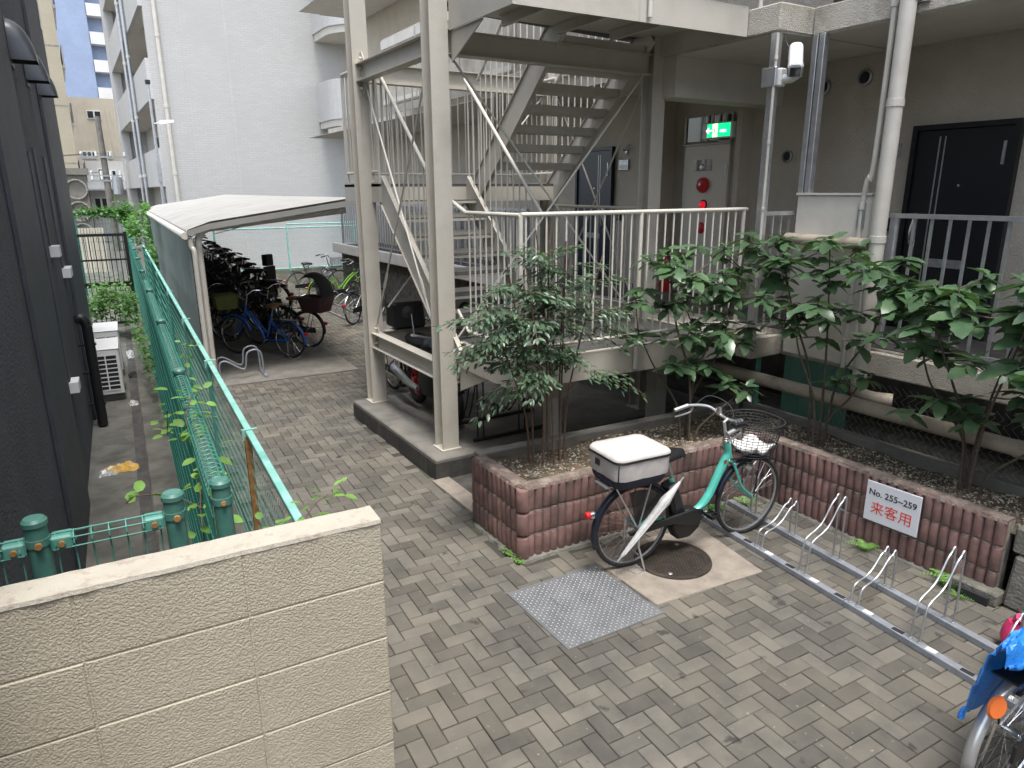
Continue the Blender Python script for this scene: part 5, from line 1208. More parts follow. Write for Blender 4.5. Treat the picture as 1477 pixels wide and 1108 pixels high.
# --- teal assisted bicycle in the yard
tl = thing('electric_bicycle', 'teal electric bicycle with front wire basket parked in the rack', 'bicycle', (3.176,3.515,0), R(-4.76), world=False); tl.rotation_euler = (R(1.5),0,R(-4.76))
r_ = .335; wb = 1.13
wheel(tl, 'rear_wheel', 0, r_, 'galv', 36); wheel(tl, 'front_wheel', wb, r_, 'galv', 36)
M['navy'] = mat('navy_plastic', (.012,.016,.03), .3)
mudguard(tl, 0, r_, R(25), R(198), 'navy', .032); mudguard(tl, wb, r_, R(60), R(168), 'navy', .032)
b = MB(); b.tube(smoothpath([(.845,0,.83),(.865,0,.74),(.80,0,.60),(.725,0,.44),(.64,0,.335),(.55,0,.30)],6), [.03]*7+[.034]*12+[.036]*12, 14)
b.tube([(.84,0,.84),(.90,0,.68)], .024, 12); main = b.build('frame', M['teal'], tl, smooth=True)
b = MB(); b.tube([(.45,0,.30),(.33,0,.64)], .020, 10)
for s_ in (-1,1): b.tube([(.47,s_*.035,.275),(.0,s_*.06,r_)], .012, 8); b.tube([(.37,s_*.02,.55),(.0,s_*.06,r_)], .009, 8)
b.build('rear_frame', M['teal'], tl, smooth=True)
b = MB()
for s_ in (-1,1): b.tube(smoothpath([(.905,s_*.04,.67),(.93,s_*.05,.60),(1.0,s_*.055,.46),(1.10,s_*.056,.37),(wb,s_*.056,r_)],4), .011, 8)
b.build('fork', M['teal'], tl, smooth=True)
b = MB(); b.tube([(.905,-.045,.665),(.905,.045,.665)], .02, 10); b.lathe([(.026,-.012),(.03,-.01),(.03,.01),(.026,.012)], 14, (.84,0,.85)); b.lathe([(.024,-.02),(.027,-.018),(.027,.0),(.024,.002)], 14, (.842,0,.875)); b.build('headset', M['chrome'], tl, smooth=True)
b = MB(); b.extr([(0,0),(.03,.005),(.055,-.02),(.02,-.032)], (.80,-.031,.705), (1,0,0), (0,0,1), (0,-1,0), .002); b.build('frame_badge', M['tan_seat'], tl)
b = MB(); b.tube([(.838,0,.86),(.80,0,1.01),(.83,0,1.03)], .0125, 10); b.tube([(.345,0,.62),(.29,0,.79)], .014, 10); b.build('stem_and_seatpost', M['silver'], tl, smooth=True)
hb = bars(tl, .815, 1.03, 'silver', back=.25, half=.285, gm='steelgrey')
b = MB(); b.box(.62,.72,-.30,-.24,1.085,1.12); b.build('control_panel', M['black'], hb, bevel=.008)
b = MB()
for k in range(3): b.lathe([(0,1.126),(.008,1.125),(.009,1.12)], 8, (.645+.026*k,-.27,0))
b.build('buttons', M['galv'], hb, kind='stuff')
b = MB(); b.lathe([(0,.05),(.025,.04),(.028,0),(.02,-.02)], 14, (.84,.10,1.05)); b.build('bell', M['chrome'], hb, smooth=True)
saddle(tl, .28, .85, 'black', 1.12)
b = MB(); b.box(.165,.20,-.05,-.035,.83,.86); b.lathe([(0,-.02),(.02,-.02),(.022,-.0)], 10, (.175,-.075,.865), 'y'); b.build('saddle_lock', M['galv'], tl)
bt = MB(); bt.extr([(-.06,.0),(.055,-.02),(.035,.27),(-.05,.27)], (.40,-.055,.355), (1,0,0), (0,0,1), (0,1,0), .11); bt.xf(Matrix.Translation((.40,0,.355)) @ Matrix.Rotation(R(-18),4,'Y') @ Matrix.Translation((-.40,0,-.355))); ba = bt.build('battery', M['black'], tl, bevel=.012)
b = MB(); b.box(-.03,.03,-.06,-.0555,.05,.18); b.xf(Matrix.Translation((.395,0,.36)) @ Matrix.Rotation(R(-18),4,'Y')); b.build('battery_label', M['blackm'], ba)
b = MB(); b.extr([(-.1,.03),(.02,.09),(.12,.07),(.17,0),(.15,-.09),(.06,-.155),(-.06,-.15),(-.11,-.06)], (.46,-.05,.285), (1,0,0), (0,0,1), (0,1,0), .1); b.build('motor_unit', M['black'], tl, bevel=.015)
b = MB(); b.extr([(-.09,.0),(.06,.01),(.25,.03),(.50,.05),(.60,.03),(.62,-.03),(.56,-.085),(.46,-.08),(.3,-.03),(.05,-.045),(-.07,-.04)], (-.0,-.06,.335), (1,0,0), (0,0,1), (0,-1,0), .022); b.build('chain_case', M['black'], tl, bevel=.007)
crank(tl, .48, .275, R(20), 'silver', .17)
b = MB(); b.box(-.30,.16,-.07,.07,.712,.722)
for s_ in (-1,1): b.tube([(-.22,s_*.07,.715),(-.0,s_*.07,r_)], .006, 6); b.tube([(.10,s_*.07,.715),(-.0,s_*.07,r_)], .006, 6)
b.build('rear_carrier', M['silver'], tl)
b = MB()
for s_ in (-1,1): b.tube([(0,s_*.085,r_),(.0,s_*.09,.2),(.03,s_*.12,.06),(.04,s_*.13,.008),(-.04,s_*.13,.008)], .008, 8)
b.tube([(-.04,-.13,.008),(-.06,-.06,.008),(.05,-.06,.008)], .007, 6); b.tube([(-.0,-.09,.14),(-.0,.09,.14)], .007, 6); b.build('stand', M['silver'], tl, smooth=True)
b = MB(); b.lathe([(0,-.045),(.025,-.04),(.03,.0),(.028,.02),(0,.02)], 14, (-r_-.035,0,.50), 'x'); b.build('rear_lamp', M['red'], tl, smooth=True)
b = MB(); b.lathe([(.031,-.015),(.034,.01),(.022,.03),(0,.032)], 14, (-r_-.03,0,.50), 'x'); b.build('lamp_bezel', M['chrome'], tl, smooth=True)
b = MB(); b.tube([(1.05,.0,.62),(1.10,.0,.60)], [.03,.045], 14); b.build('headlamp', M['chrome'], tl, smooth=True)
bk_ = basket(tl, .90, 1.31, .36, .44, .735, .985, 'blackm', rings=11, bars=30, r=.0026, rad=.17)
b = MB(); b.tube([(.93,-.12,.735),(.90,-.03,.70),(.87,0,.70)], .006, 6); b.tube([(.93,.12,.735),(.90,.03,.70),(.87,0,.70)], .006, 6)
for s_ in (-1,1): b.tube([(1.12,s_*.1,.735),(wb,s_*.06,r_)], .006, 6)
b.build('basket_stay', M['black'], tl, smooth=True)
b = MB()
for s_ in (-1,1): b.tube(smoothpath([(.72,s_*.26,1.07),(.86,s_*.24,1.14),(.95,s_*.1,1.08),(.92,s_*.02,.92),(.88,s_*.02,.75)],5), .0035, 5)
b.tube(smoothpath([(.86,-.02,.72),(.72,-.04,.42),(.6,-.04,.34)],4), .004, 5); b.build('brake_cable', M['black'], tl, smooth=True)
b = MB()   # coat guard over the rear wheel
vs = [(0,0,0)]+[(.30*math.cos(a),0,.30*math.sin(a)) for a in [lerp(R(25),R(105),i/10) for i in range(11)]]
b.add([(x,-.05,z+r_) for x,y,z in vs]+[(x,-.047,z+r_) for x,y,z in vs], [tuple(range(12)), tuple(range(23,11,-1))]+[(i,(i+1)%12,12+(i+1)%12,12+i) for i in range(12)])
M['guard'] = mat('smoked_guard', (.03,.03,.03), .3, alpha=.75); b.build('coat_guard', M['guard'], tl)
MW = tl.matrix_basis
def tlw(p): return Matrix.Translation((3.176,3.515,0)) @ Matrix.Rotation(R(-4.76),4,'Z') @ Matrix.Rotation(R(1.5),4,'X') @ Vector(p)
# bag on the carrier
def rrect(hx, hy, rd, n=6):
    pts = []
    for (sx, sy, a0) in ((1,1,0),(-1,1,PI/2),(-1,-1,PI),(1,-1,1.5*PI)):
        for k in range(n+1): a = a0+PI/2*k/n; pts.append((sx*(hx-rd)+rd*math.cos(a), sy*(hy-rd)+rd*math.sin(a)))
    return pts
def dens(pts, m):
    out = []; k = len(pts)
    for i in range(k):
        a, c = Vector((*pts[i],0)), Vector((*pts[(i+1)%k],0)); s_ = max(1, int((c-a).length/m))
        for j in range(s_): q = a.lerp(c, j/s_); out.append((q.x,q.y))
    return out
def loft(levels, wr, seed, close=True):
    """levels: (z, hx, hy, rd) ; wrinkle amplitude wr"""
    b = MB(); base_ = dens(rrect(levels[0][1], levels[0][2], levels[0][3]), .02); m_ = len(base_); vs = []
    r1 = random.Random(seed); ph = [r1.uniform(0,6.28) for _ in range(8)]
    for li, (z, hx, hy, rd, *sg) in enumerate(levels):
        pts = rrect(hx, hy, rd)
        sx, sy = hx/levels[0][1], hy/levels[0][2]
        for k, (x, y) in enumerate(base_):
            a = k/m_*2*PI; w = wr*(math.sin(a*9+ph[0]+z*14)+.7*math.sin(a*17+ph[1]-z*30)+.5*math.sin(a*31+ph[2]+z*22))
            rr = math.hypot(x*sx,y*sy) or 1; vs.append((x*sx*(1+w/rr), y*sy*(1+w/rr), z + (sg[0] if sg else 0)*math.cos(a*2)))
    b.add(vs, [(i*m_+k,i*m_+(k+1)%m_,(i+1)*m_+(k+1)%m_,(i+1)*m_+k) for i in range(len(levels)-1) for k in range(m_)])
    b.top = [(len(levels)-1)*m_+k for k in range(m_)]; b.bot = list(range(m_)); return b
bg_ = thing('basket_cover_bag', 'off-white and navy insulated bag sitting on the teal bicycle carrier', 'bag', tlw((-.06,0,.722)), R(-4.76), world=False)
M['bagcloth'] = mat('bag_cloth', (.52,.49,.465), .75, c2=(.47,.44,.415), scale=8, coords='obj', bump=.2, bscale=14); M['bagnavy'] = mat('bag_navy', (.018,.018,.035), .75, bump=.2, bscale=14, coords='obj')
lo = loft([(.0,.18,.15,.07),(.004,.205,.17,.07),(.04,.222,.185,.07),(.07,.225,.19,.07)], .0022, 3); lo.f.append(tuple(reversed(lo.bot))); lo.build('base_panel', M['bagnavy'], bg_, smooth=True, ang=60)
loft([(.0705,.2255,.19,.07),(.10,.23,.193,.07),(.15,.232,.195,.07),(.20,.235,.198,.07)], .0022, 5).build('side_panel', M['bagcloth'], bg_, smooth=True, ang=60)
ld = loft([(.214,.238,.20,.07),(.226,.238,.2,.07),(.242,.225,.19,.065),(.252,.17,.14,.05,.004),(.256,.09,.07,.03,.006),(.257,.02,.015,.01)], .0006, 9); ld.f.append(tuple(ld.top)); ld.build('lid', M['bagcloth'], bg_, smooth=True, ang=60)
for z in (.205,.2135): b = MB(); b.tube([(x*1.004,y*1.004,z) for x, y in dens(rrect(.236,.2,.07),.03)], .0045, 6, closed=True); b.build('piping', M['black'], bg_, smooth=True)
b = MB(); b.box(-.213,-.211,-.172,-.170,.02,.2); b.tube([(-.213,-.178,.07),(-.217,-.182,.2)], .003, 5); b.build('seam', M['black'], bg_)
b = MB(); b.box(-.2385,-.2365,.02,.075,.13,.175); b.build('maker_tag', M['black'], bg_)
# umbrella strapped to the bicycle
um = thing('umbrella', 'folded translucent umbrella strapped beside the rear wheel of the teal bicycle', 'umbrella', tlw((.37,-.11,.70)))
M['umb'] = mat('umbrella_vinyl', (.62,.62,.6), .25, c2=(.5,.5,.48), scale=20, alpha=.9)
pa, pb = tlw((.33,-.10,.655)), tlw((-.20,-.115,.145)); U = lambda f: pa.lerp(pb, f)
b = MB(); b.tube([U(.0),U(.18),U(.24),U(.32),U(.6),U(.92),U(.94)], [.010,.030,.040,.034,.026,.014,.006], 10); b.build('canopy', M['umb'], um, smooth=True)
b = MB()
for k in range(6):
    a = 2*PI*k/6; d = Vector((0,math.cos(a),math.sin(a)))
    b.tube([U(.18)+d*.026,U(.25)+d*.036,U(.6)+d*.026,U(.9)+d*.015], .0022, 4)
b.build('rib', M['white_plastic'], um, kind='stuff')
b = MB(); b.tube([U(.93),U(1.0)], .009, 8); b.build('ferrule', M['galv'], um)
b = MB(); b.tube([U(.02),U(-.06)], .006, 8); b.build('shaft', M['silver'], um)
# folded paper in the basket
b = MB(); n = 10; rp = random.Random(12); vs = []
for j in range(n+1):
    for i in range(n+1):
        vs.append(tlw((.97+.27*i/n, -.13+.26*j/n, .745+.03+.03*math.sin(i*.9)*math.cos(j*.7)+rp.uniform(0,.012))))
b.add(vs, [(j*(n+1)+i,j*(n+1)+i+1,(j+1)*(n+1)+i+1,(j+1)*(n+1)+i) for j in range(n) for i in range(n)]); o = b.build('saddle_cover', M['white_plastic'], smooth=True, ang=60); md = o.modifiers.new('s','SOLIDIFY'); md.thickness = .02
tag(o, 'crumpled white plastic cover lying in the teal bicycle basket', 'cover')

# --- ground bicycle rack: two rails with loops
rk = thing('bicycle_rack', 'grey steel ground rack with paired wheel loops beside the planter', 'bicycle rack', (4.1,2.6,0))
def rl(x0,y0,x1,y1,w): b = MB(); b.bar((x0,y0,.022),(x1,y1,.022),w,.042); return b.build('rail', M['galv_rail'], rk, bevel=.003)
FR = lambda y: lerp(4.215,3.965,(3.83-y)/(3.83-1.45)); BR = lambda y: lerp(4.62,4.345,(3.83-y)/(3.83-1.45))
for (ya, yb) in ((3.85,2.36),(2.352,.70)): rl(FR(ya),ya,FR(yb),yb,.055); rl(BR(ya),ya,BR(yb),yb,.055)
ux = Vector((1,-.09,0)).normalized(); uy = Vector((.103,.995,0))
for k, y in enumerate((3.57,3.14,2.72,2.29,1.86,1.43,1.0)):
    hi = k % 2 == 0; f0 = Vector((FR(y),y,.044)); bx = (BR(y)-FR(y)); t_ = .515 if hi else .305
    h1 = .26 if hi else .13
    prof_ = [(0,0),(.01,h1*.55),(.03,h1*.9),(.075,h1*1.02),(.15,h1*1.12),(.22,h1+(t_-h1)*.3),(.30,h1+(t_-h1)*.75),(.34,t_-.03),(.365,t_-.002),(.385,t_-.03),(.39,t_*.6),(.395,.0)]
    for s_ in (-1,1):
        b = MB(); b.tube(smoothpath([f0+Vector((1,0,0))*(px_/.395*bx)+uy*(s_*.029)+Vector((0,0,pz)) for px_, pz in prof_],3), .0068, 8); b.build('wheel_loop', M['galv'], rk, smooth=True)
        b = MB(); c = f0+uy*(s_*.029); b.lathe([(.014,.044),(.014,.05),(.007,.052)], 10, (c.x,c.y,0)); c2_ = Vector((BR(y),y,0))+uy*(s_*.029); b.lathe([(.014,.044),(.014,.05),(.007,.052)], 10, (c2_.x,c2_.y,0)); b.build('loop_foot', M['galv'], rk, kind='stuff')
    if hi:
        for q in (.03,.385):
            b = MB(); zz = .21 if q < .1 else .40; p = f0+Vector((q/.395*bx,0,zz)); b.tube([p-uy*.029,p+uy*.029], .006, 6); b.build('cross_bar', M['galv'], rk)
    b = MB(); b.bar((FR(y-.10),y-.075,.0445),(FR(y-.10),y-.135,.0445),.035,.003); b.build('number_label', M['white_plastic'], rk)
    b = MB(); b.bar((FR(y+.1),y+.075,.0445),(FR(y+.1),y+.145,.0445),.032,.003); b.build('rubber_pad', M['blackm'], rk)

# --- sign on the planter
sg_ = thing('parking_sign', 'white sign reading No. 255~259 in black and red on the planter', 'sign', (4.93,2.6,.235))
sx = 4.925
M['signw'] = mat('sign_white', (.74,.75,.78), .35); M['signk'] = mat('sign_black', (.02,.02,.02), .5); M['signr'] = mat('sign_red', (.75,.05,.02), .5)
b = MB(); b.hexa([(sx,2.395,.235),(sx+.008,2.395,.235),(sx+.008,2.81,.225),(sx,2.81,.225),(sx,2.395,.552),(sx+.008,2.395,.552),(sx+.008,2.81,.545),(sx,2.81,.545)]); b.build('board', M['signw'], sg_, bevel=.002)
text('lettering', 'No. 255~259', .068, 'signk', sg_, (sx-.0015,2.605,.46), (0,-1,-.0), (0,0,1), .0010)
text('lettering', '来客用', .108, 'signr', sg_, (sx-.0015,2.60,.335), (0,-1,0), (0,0,1), 0)
b = MB(); b.box(sx+.009,4.99,2.5,2.52,.5,.54); b.box(sx+.009,4.99,2.68,2.7,.5,.54); b.build('bracket', M['galv'], sg_)

# --- bicycle under a blue sheet at the picture's lower right
bs = citybike('covered_bicycle', 'silver bicycle half hidden under a blue plastic sheet', 'bicycle', (3.28,1.05,0), R(-4), 'silver', mg='silver', front='wire')
for ch in list(bs.children):
    if ch.name.startswith('rear_reflector'): bpy.data.objects.remove(ch)
b = MB(); b.lathe([(0,-.02),(.03,-.018),(.036,-.004),(.034,0)], 16, (0,0,0), 'x'); b.xf(Matrix.Translation((-.27,-.03,.60)) @ Matrix.Rotation(R(40),4,'Y') @ Matrix.Rotation(R(50),4,'Z') @ Matrix.Diagonal((1,1,1.5,1)))
M['amber'] = mat('amber_reflector', (.55,.13,.03), .25, coat=.4); b.build('side_reflector', M['amber'], bs, smooth=True)
tp = MB(); n1, n2 = 26, 22; rp = random.Random(5); vs = []
def tarp(u, v):
    x = lerp(2.95,4.55,u); ridge = .90 + .04*math.sin(u*9)
    s_ = v*2-1; nw = lerp(.05,.34,min(1,max(0,(u-.10)/.25))); y = 1.03 - .07*(x-3.28) + (s_*.09 if s_ > 0 else s_*nw); h = ridge - abs(s_)**1.6*((.42+.2*math.sin(u*7+s_))*(1 if s_ > 0 else min(1,nw/.3))) - .05*math.sin(u*23+s_*6)*abs(s_) - .02*math.sin(u*41+s_*17)
    return (x - .06*abs(s_)*math.sin(u*15) , y + .03*math.sin(u*19)*s_, max(h,.5))
for j in range(n2+1):
    for i in range(n1*2+1): p = tarp(i/(n1*2), j/n2); vs.append((p[0]+rp.uniform(-.006,.006), p[1]+rp.uniform(-.006,.006), p[2]+rp.uniform(-.008,.008)))
w_ = n1*2+1; tp.add(vs, [(j*w_+i,j*w_+i+1,(j+1)*w_+i+1,(j+1)*w_+i) for j in range(n2) for i in range(w_-1)])
M['tarp'] = mat('blue_sheet', (.012,.16,.55), .4, c2=(.03,.24,.68), scale=9, bump=.5, bscale=26, spec=.6); o = tp.build('blue_sheet', M['tarp'], smooth=True, ang=40); md = o.modifiers.new('s','SOLIDIFY'); md.thickness = .002
tag(o, 'wrinkled blue plastic sheet draped over the silver bicycle', 'sheet')
M['pink'] = mat('pink_plastic', (.6,.04,.14), .35); fl = thing('pink_bundle', 'small pink plastic bundle behind the rack loops by the footing', 'bag', (4.48,1.54,.0))
b = MB(); b.lathe([(0,.0),(.05,.01),(.065,.08),(.055,.15),(.035,.19),(0,.2)], 12, (4.48,1.54,.0)); b.v = [(x+rp.uniform(-.006,.006),y+rp.uniform(-.006,.006),z) for x,y,z in b.v]; b.build('body', M['pink'], fl, smooth=True); b = MB(); b.tube([(4.48,1.54,.2),(4.46,1.51,.24)], [.02,.03], 8); b.build('knot', M['pink'], fl)

# --- bicycles in and beside the shed
def face(p, q): return math.atan2(q[1]-p[1], q[0]-p[0])
citybike('bicycle', 'bright blue bicycle parked at the open end of the shed', 'bicycle', (2.80,11.60,.02), face((2.8,11.6),(2.12,12.45)), 'blue_paint', r=.30, fr=.33, front=None, mg='blue_paint', saddlem='tan_seat')
ob = thing('basket_cover', 'olive cloth cover over the front basket space of the blue bicycle', 'cover', (2.05,12.5,.9)); b = MB(); lv = loft([(0,.15,.18,.06),(.05,.18,.2,.06),(.2,.2,.22,.07),(.24,.16,.18,.06)], .006, 4); lv.f.append(tuple(lv.top)); lv.f.append(tuple(reversed(lv.bot))); lv.v = [(x+2.02,y+12.55,z+.80) for x,y,z in lv.v]; lv.build('cloth', M['cloth_y'], ob, smooth=True)
cbk = citybike('bicycle', 'dark bicycle with hooded child seat and wine coloured rear basket', 'bicycle', (3.30,12.25,.02), face((3.3,12.25),(2.6,13.1)), 'dkframe', front='wire', rear=None, mg='black', saddlem='tan_seat')
b = MB(); lv = loft([(0,.2,.17,.05),(.26,.27,.22,.06)], .0, 1); lv.f.append(tuple(reversed(lv.bot))); lv.v = [(x-.20,y,z+.66) for x,y,z in lv.v]; o = lv.build('rear_basket', M['wine'], cbk, smooth=True); md = o.modifiers.new('s','SOLIDIFY'); md.thickness = .012
b = MB(); vs = []; n, k = 12, 9
for i in range(n+1):
    a = lerp(-.2,PI*.72,i/n)
    for j in range(k): e = lerp(-1,1,j/(k-1)); vs.append((-.18+.27*math.cos(a)*-1, e*.20*(1-.1*math.sin(a)), .92+.42*math.sin(a)*(1-.12*e*e)))
b.add(vs, [(i*k+j,i*k+j+1,(i+1)*k+j+1,(i+1)*k+j) for i in range(n) for j in range(k-1)]); o = b.build('seat_hood', M['blackm'], cbk, smooth=True, ang=80); md = o.modifiers.new('s','SOLIDIFY'); md.thickness = .008
b = MB(); b.extr([(-.2,-.02),(.02,-.02),(.05,.2),(-.05,.35),(-.2,.3)], (-.12,-.185,.92), (1,0,0), (0,0,1), (0,-1,0), .004); M['vinyl'] = mat('clear_vinyl', (.35,.33,.3), .15, alpha=.6); b.build('hood_window', M['vinyl'], cbk)
citybike('bicycle', 'cream framed bicycle with tan saddle beside the hooded child seat', 'bicycle', (3.02,13.1,.02), face((3.02,13.1),(2.3,13.9)), 'creamframe', front='wire', mg='silver')
# child seat bicycle behind
c3_ = citybike('bicycle', 'dark bicycle with tall black child seat and headrest', 'bicycle', (3.10,14.6,.02), face((3.1,14.6),(2.4,15.4)), 'dkframe', front='wire', rear='wire', mg='black')
b = MB(); b.box(-.22,-.15,-.16,.16,.78,1.25); b.box(-.22,.06,-.17,.17,.72,.79); b.box(-.22,-.10,-.11,.11,1.26,1.48); b.box(-.2,.02,-.19,-.165,.76,1.0); b.box(-.2,.02,.165,.19,.76,1.0); b.build('child_seat', M['blackm'], c3_, bevel=.02)
proto = None; desc = ['packed beside the cream bicycle','second past the cream bicycle','third past the cream bicycle','beside the tall child seat','past the tall child seat','second past the tall child seat','in the middle of the shed row','near the back of the shed row','second from the shed back','at the shed back']
desc += [d+', on the upper tier' for d in desc]
for i in range(20):
    y = 12.9+(i%10)*.62+(.3 if i > 9 else 0); x = 2.3 - (.25 if i % 2 else 0) + FW(0,y).x*1.0; z = .02 + (.16 if i % 2 else 0) + (.42 if i > 9 else 0); x -= .08 if i > 9 else 0
    if proto is None: proto = o = citybike('bicycle', '', 'bicycle', (0,0,0), 0, 'dkframe', 'dark bicycles packed in the shed', front='wire', rear=None, mg='black')
    else: o = copy_tree(proto)
    o['label'] = 'dark bicycle with black mudguards ' + desc[i]; o.location = (x+.12, y, z); o.rotation_euler = (rnd.uniform(-.05,.05),0,R(138+rnd.uniform(-8,8)))
for lab, loc_, rz_ in (('dark bicycle parked under the stair landing behind the motorcycle', (3.55,9.0,0), R(-88)), ('dark bicycle under the stair landing beyond the inner columns', (4.15,9.1,0), R(-95)), ('dark bicycle with basket below the upper flight', (4.7,9.0,0), R(-90))):
    o = copy_tree(proto); o['label'] = lab; o['group'] = 'dark bicycles under the stair landing'; o.location = loc_; o.rotation_euler = (0,0,rz_)
pr = thing('bicycle_rack', 'dark empty wheel rack at the shed corner by the fence', 'bicycle rack', FW(1.1,10.8,.02))
for s_ in (0,.1):
    b = MB(); b.tube(smoothpath([FW(1.02,10.72+s_*3,.03),FW(1.02,10.74+s_*3,.26),FW(1.12,10.74+s_*3,.30),FW(1.36,10.74+s_*3,.16),FW(1.42,10.74+s_*3,.40),FW(1.60,10.74+s_*3,.40),FW(1.63,10.74+s_*3,.05)],4), .014, 8); b.build('wheel_loop', M['galv_rail'], pr, smooth=True)
for x in (1.0,1.62): b = MB(); b.fbox(x,x+.05,10.62,11.2,.021,.05); b.build('rail', M['galv_rail'], pr)
# lime, silver and a white wheeled bicycle outside
citybike('bicycle', 'lime green bicycle with rear wire basket in the sunny passage', 'bicycle', (4.95,16.9,0), R(-4), 'lime', front='wire', rear='wire', mg='lime')
citybike('bicycle', 'silver bicycle seen from behind beside the stair columns', 'bicycle', (4.74,14.05,0), R(40), 'silver', front='wire', mg='silver')
citybike('bicycle', 'grey bicycle with pale tyres behind the lime green bicycle', 'bicycle', (4.85,18.6,0), R(-2), 'silver', front='wire', mg='silver', tyre='creamframe')
pr2 = thing('bicycle_rack', 'low silver wheel rack beside the lime green bicycle', 'bicycle rack', (5.0,16.2,0))
for x in (4.75,5.2): b = MB(); b.box(x,x+.05,14.6,17.6,.0,.04); b.build('rail', M['galv'], pr2)
for k in range(6): b = MB(); b.tube(smoothpath([(4.77,14.9+k*.5,.04),(4.85,14.9+k*.5,.2),(5.1,14.9+k*.5,.4),(5.2,14.9+k*.5,.3),(5.22,14.9+k*.5,.04)],3), .01, 6); b.build('wheel_loop', M['galv'], pr2, smooth=True)
pr3 = thing('bicycle_rack', 'thin dark wheel rack standing under the staircase deck', 'bicycle rack', (3.8,6.2,.2))
for y in (5.98,6.55): b = MB(); b.box(3.2,4.3,y-.02,y+.02,.205,.235); b.build('rail', M['blackm'], pr3)
for k, x in enumerate((3.25,3.75,4.15)):
    h = .75 if k == 0 else .42
    for s_ in (0,.07): b = MB(); b.tube(smoothpath([(x+s_,6.55,.235),(x+s_,6.5,.4),(x+s_,6.3,.36),(x+s_,6.1,.2+h*.9),(x+s_,6.02,.2+h),(x+s_,5.98,.2+h*.8),(x+s_,5.98,.235)],3), .008, 6); b.build('wheel_loop', M['blackm'], pr3, smooth=True)

# --- motor scooter behind the columns
mo = thing('motorcycle', 'black motorcycle with red wheels and top case behind the stair columns', 'motorcycle', (3.32,7.62,.204), R(-94), world=False)
M['redrim'] = mat('red_rim', (.45,.02,.02), .3, coat=.3)
for nm, x in (('rear_wheel',0.),('front_wheel',1.05)):
    b = MB(); c = Vector((x,0,.28)); ring = lambda R_, k: [c+Vector((R_*math.cos(2*PI*i/k),0,R_*math.sin(2*PI*i/k))) for i in range(k)]
    b.tube(ring(.205,30), .018, 8, closed=True); b.tube([c-Vector((0,.06,0)),c+Vector((0,.06,0))], .035, 10)
    for i in range(5): a = 2*PI*i/5; b.tube([c, c+Vector((.2*math.cos(a),0,.2*math.sin(a)))], .016, 6)
    w = b.build(nm, M['redrim'], mo, smooth=True); b = MB(); b.tube(ring(.238,30), .048, 10, closed=True); b.build('tyre', M['rubber'], w, smooth=True)
def blob(name, mt, levels, par, xo, zrot=0):        # levels along z: (z, hx, hy, xshift)
    b = MB(); n = 16; vs = []
    for z, hx, hy, xs2 in levels:
        for k in range(n): a = 2*PI*k/n; ca, sa = math.cos(a), math.sin(a); vs.append((xo+xs2+hx*abs(ca)**.7*(1 if ca > 0 else -1), hy*abs(sa)**.7*(1 if sa > 0 else -1), z))
    b.add(vs, [(i*n+k,i*n+(k+1)%n,(i+1)*n+(k+1)%n,(i+1)*n+k) for i in range(len(levels)-1) for k in range(n)]+[tuple(range(n-1,-1,-1)), tuple((len(levels)-1)*n+k for k in range(n))])
    return b.build(name, M[mt], par, smooth=True, ang=50)
blob('engine', 'blackm', [(.22,.16,.1,0),(.3,.24,.13,0),(.5,.22,.12,0)], mo, .5)
blob('body', 'black', [(.5,.32,.1,0),(.62,.42,.14,-.05),(.75,.4,.13,-.05)], mo, .38)
blob('tank', 'black', [(.7,.2,.12,0),(.84,.2,.15,.02),(.92,.12,.1,0)], mo, .62)
blob('seat', 'blackm', [(.74,.3,.12,0),(.80,.32,.14,0),(.84,.26,.11,0)], mo, .15)
b = MB(); b.hexa([(-.52,-.2,.88),(-.14,-.2,.88),(-.14,.2,.88),(-.52,.2,.88),(-.50,-.19,1.2),(-.2,-.19,1.2),(-.2,.19,1.2),(-.50,.19,1.2)]); b.build('top_case', M['black'], mo, bevel=.03)
b = MB()
for s_ in (-1,1): b.tube([(1.05,s_*.085,.28),(.86,s_*.085,.88)], .024, 10); b.tube([(.80,s_*.1,.94),(.78,s_*.33,1.0)], .014, 8); b.tube([(.80,s_*.3,1.0),(.74,s_*.3,1.22)], .006, 6)
b.build('fork_and_bars', M['galv'], mo, smooth=True)
for s_ in (-1,1): b = MB(); b.lathe([(0,-.02),(.06,-.015),(.065,.0),(0,.012)], 14, (.72,s_*.33,1.24), 'x'); b.build('mirror', M['black'], mo, smooth=True)
b = MB(); b.lathe([(0,.1),(.06,.09),(.09,.04),(.085,-.06),(.03,-.1)], 16, (.93,0,.86), 'x'); b.build('headlamp', M['chrome'], mo, smooth=True)
b = MB(); b.lathe([(0,-.03),(.05,-.02),(.05,.02)], 12, (-.42,0,.78), 'x'); b.box(.93,.97,-.1,.1,.60,.72); b.build('red_lamp', M['red'], mo)
b = MB(); b.tube([(.4,-.14,.28),(.1,-.17,.3),(-.35,-.18,.38)], [.03,.045,.05], 12); b.build('exhaust', M['galv'], mo, smooth=True)
mudguard(mo, 1.05, .28, R(30), R(150), 'black', .06)
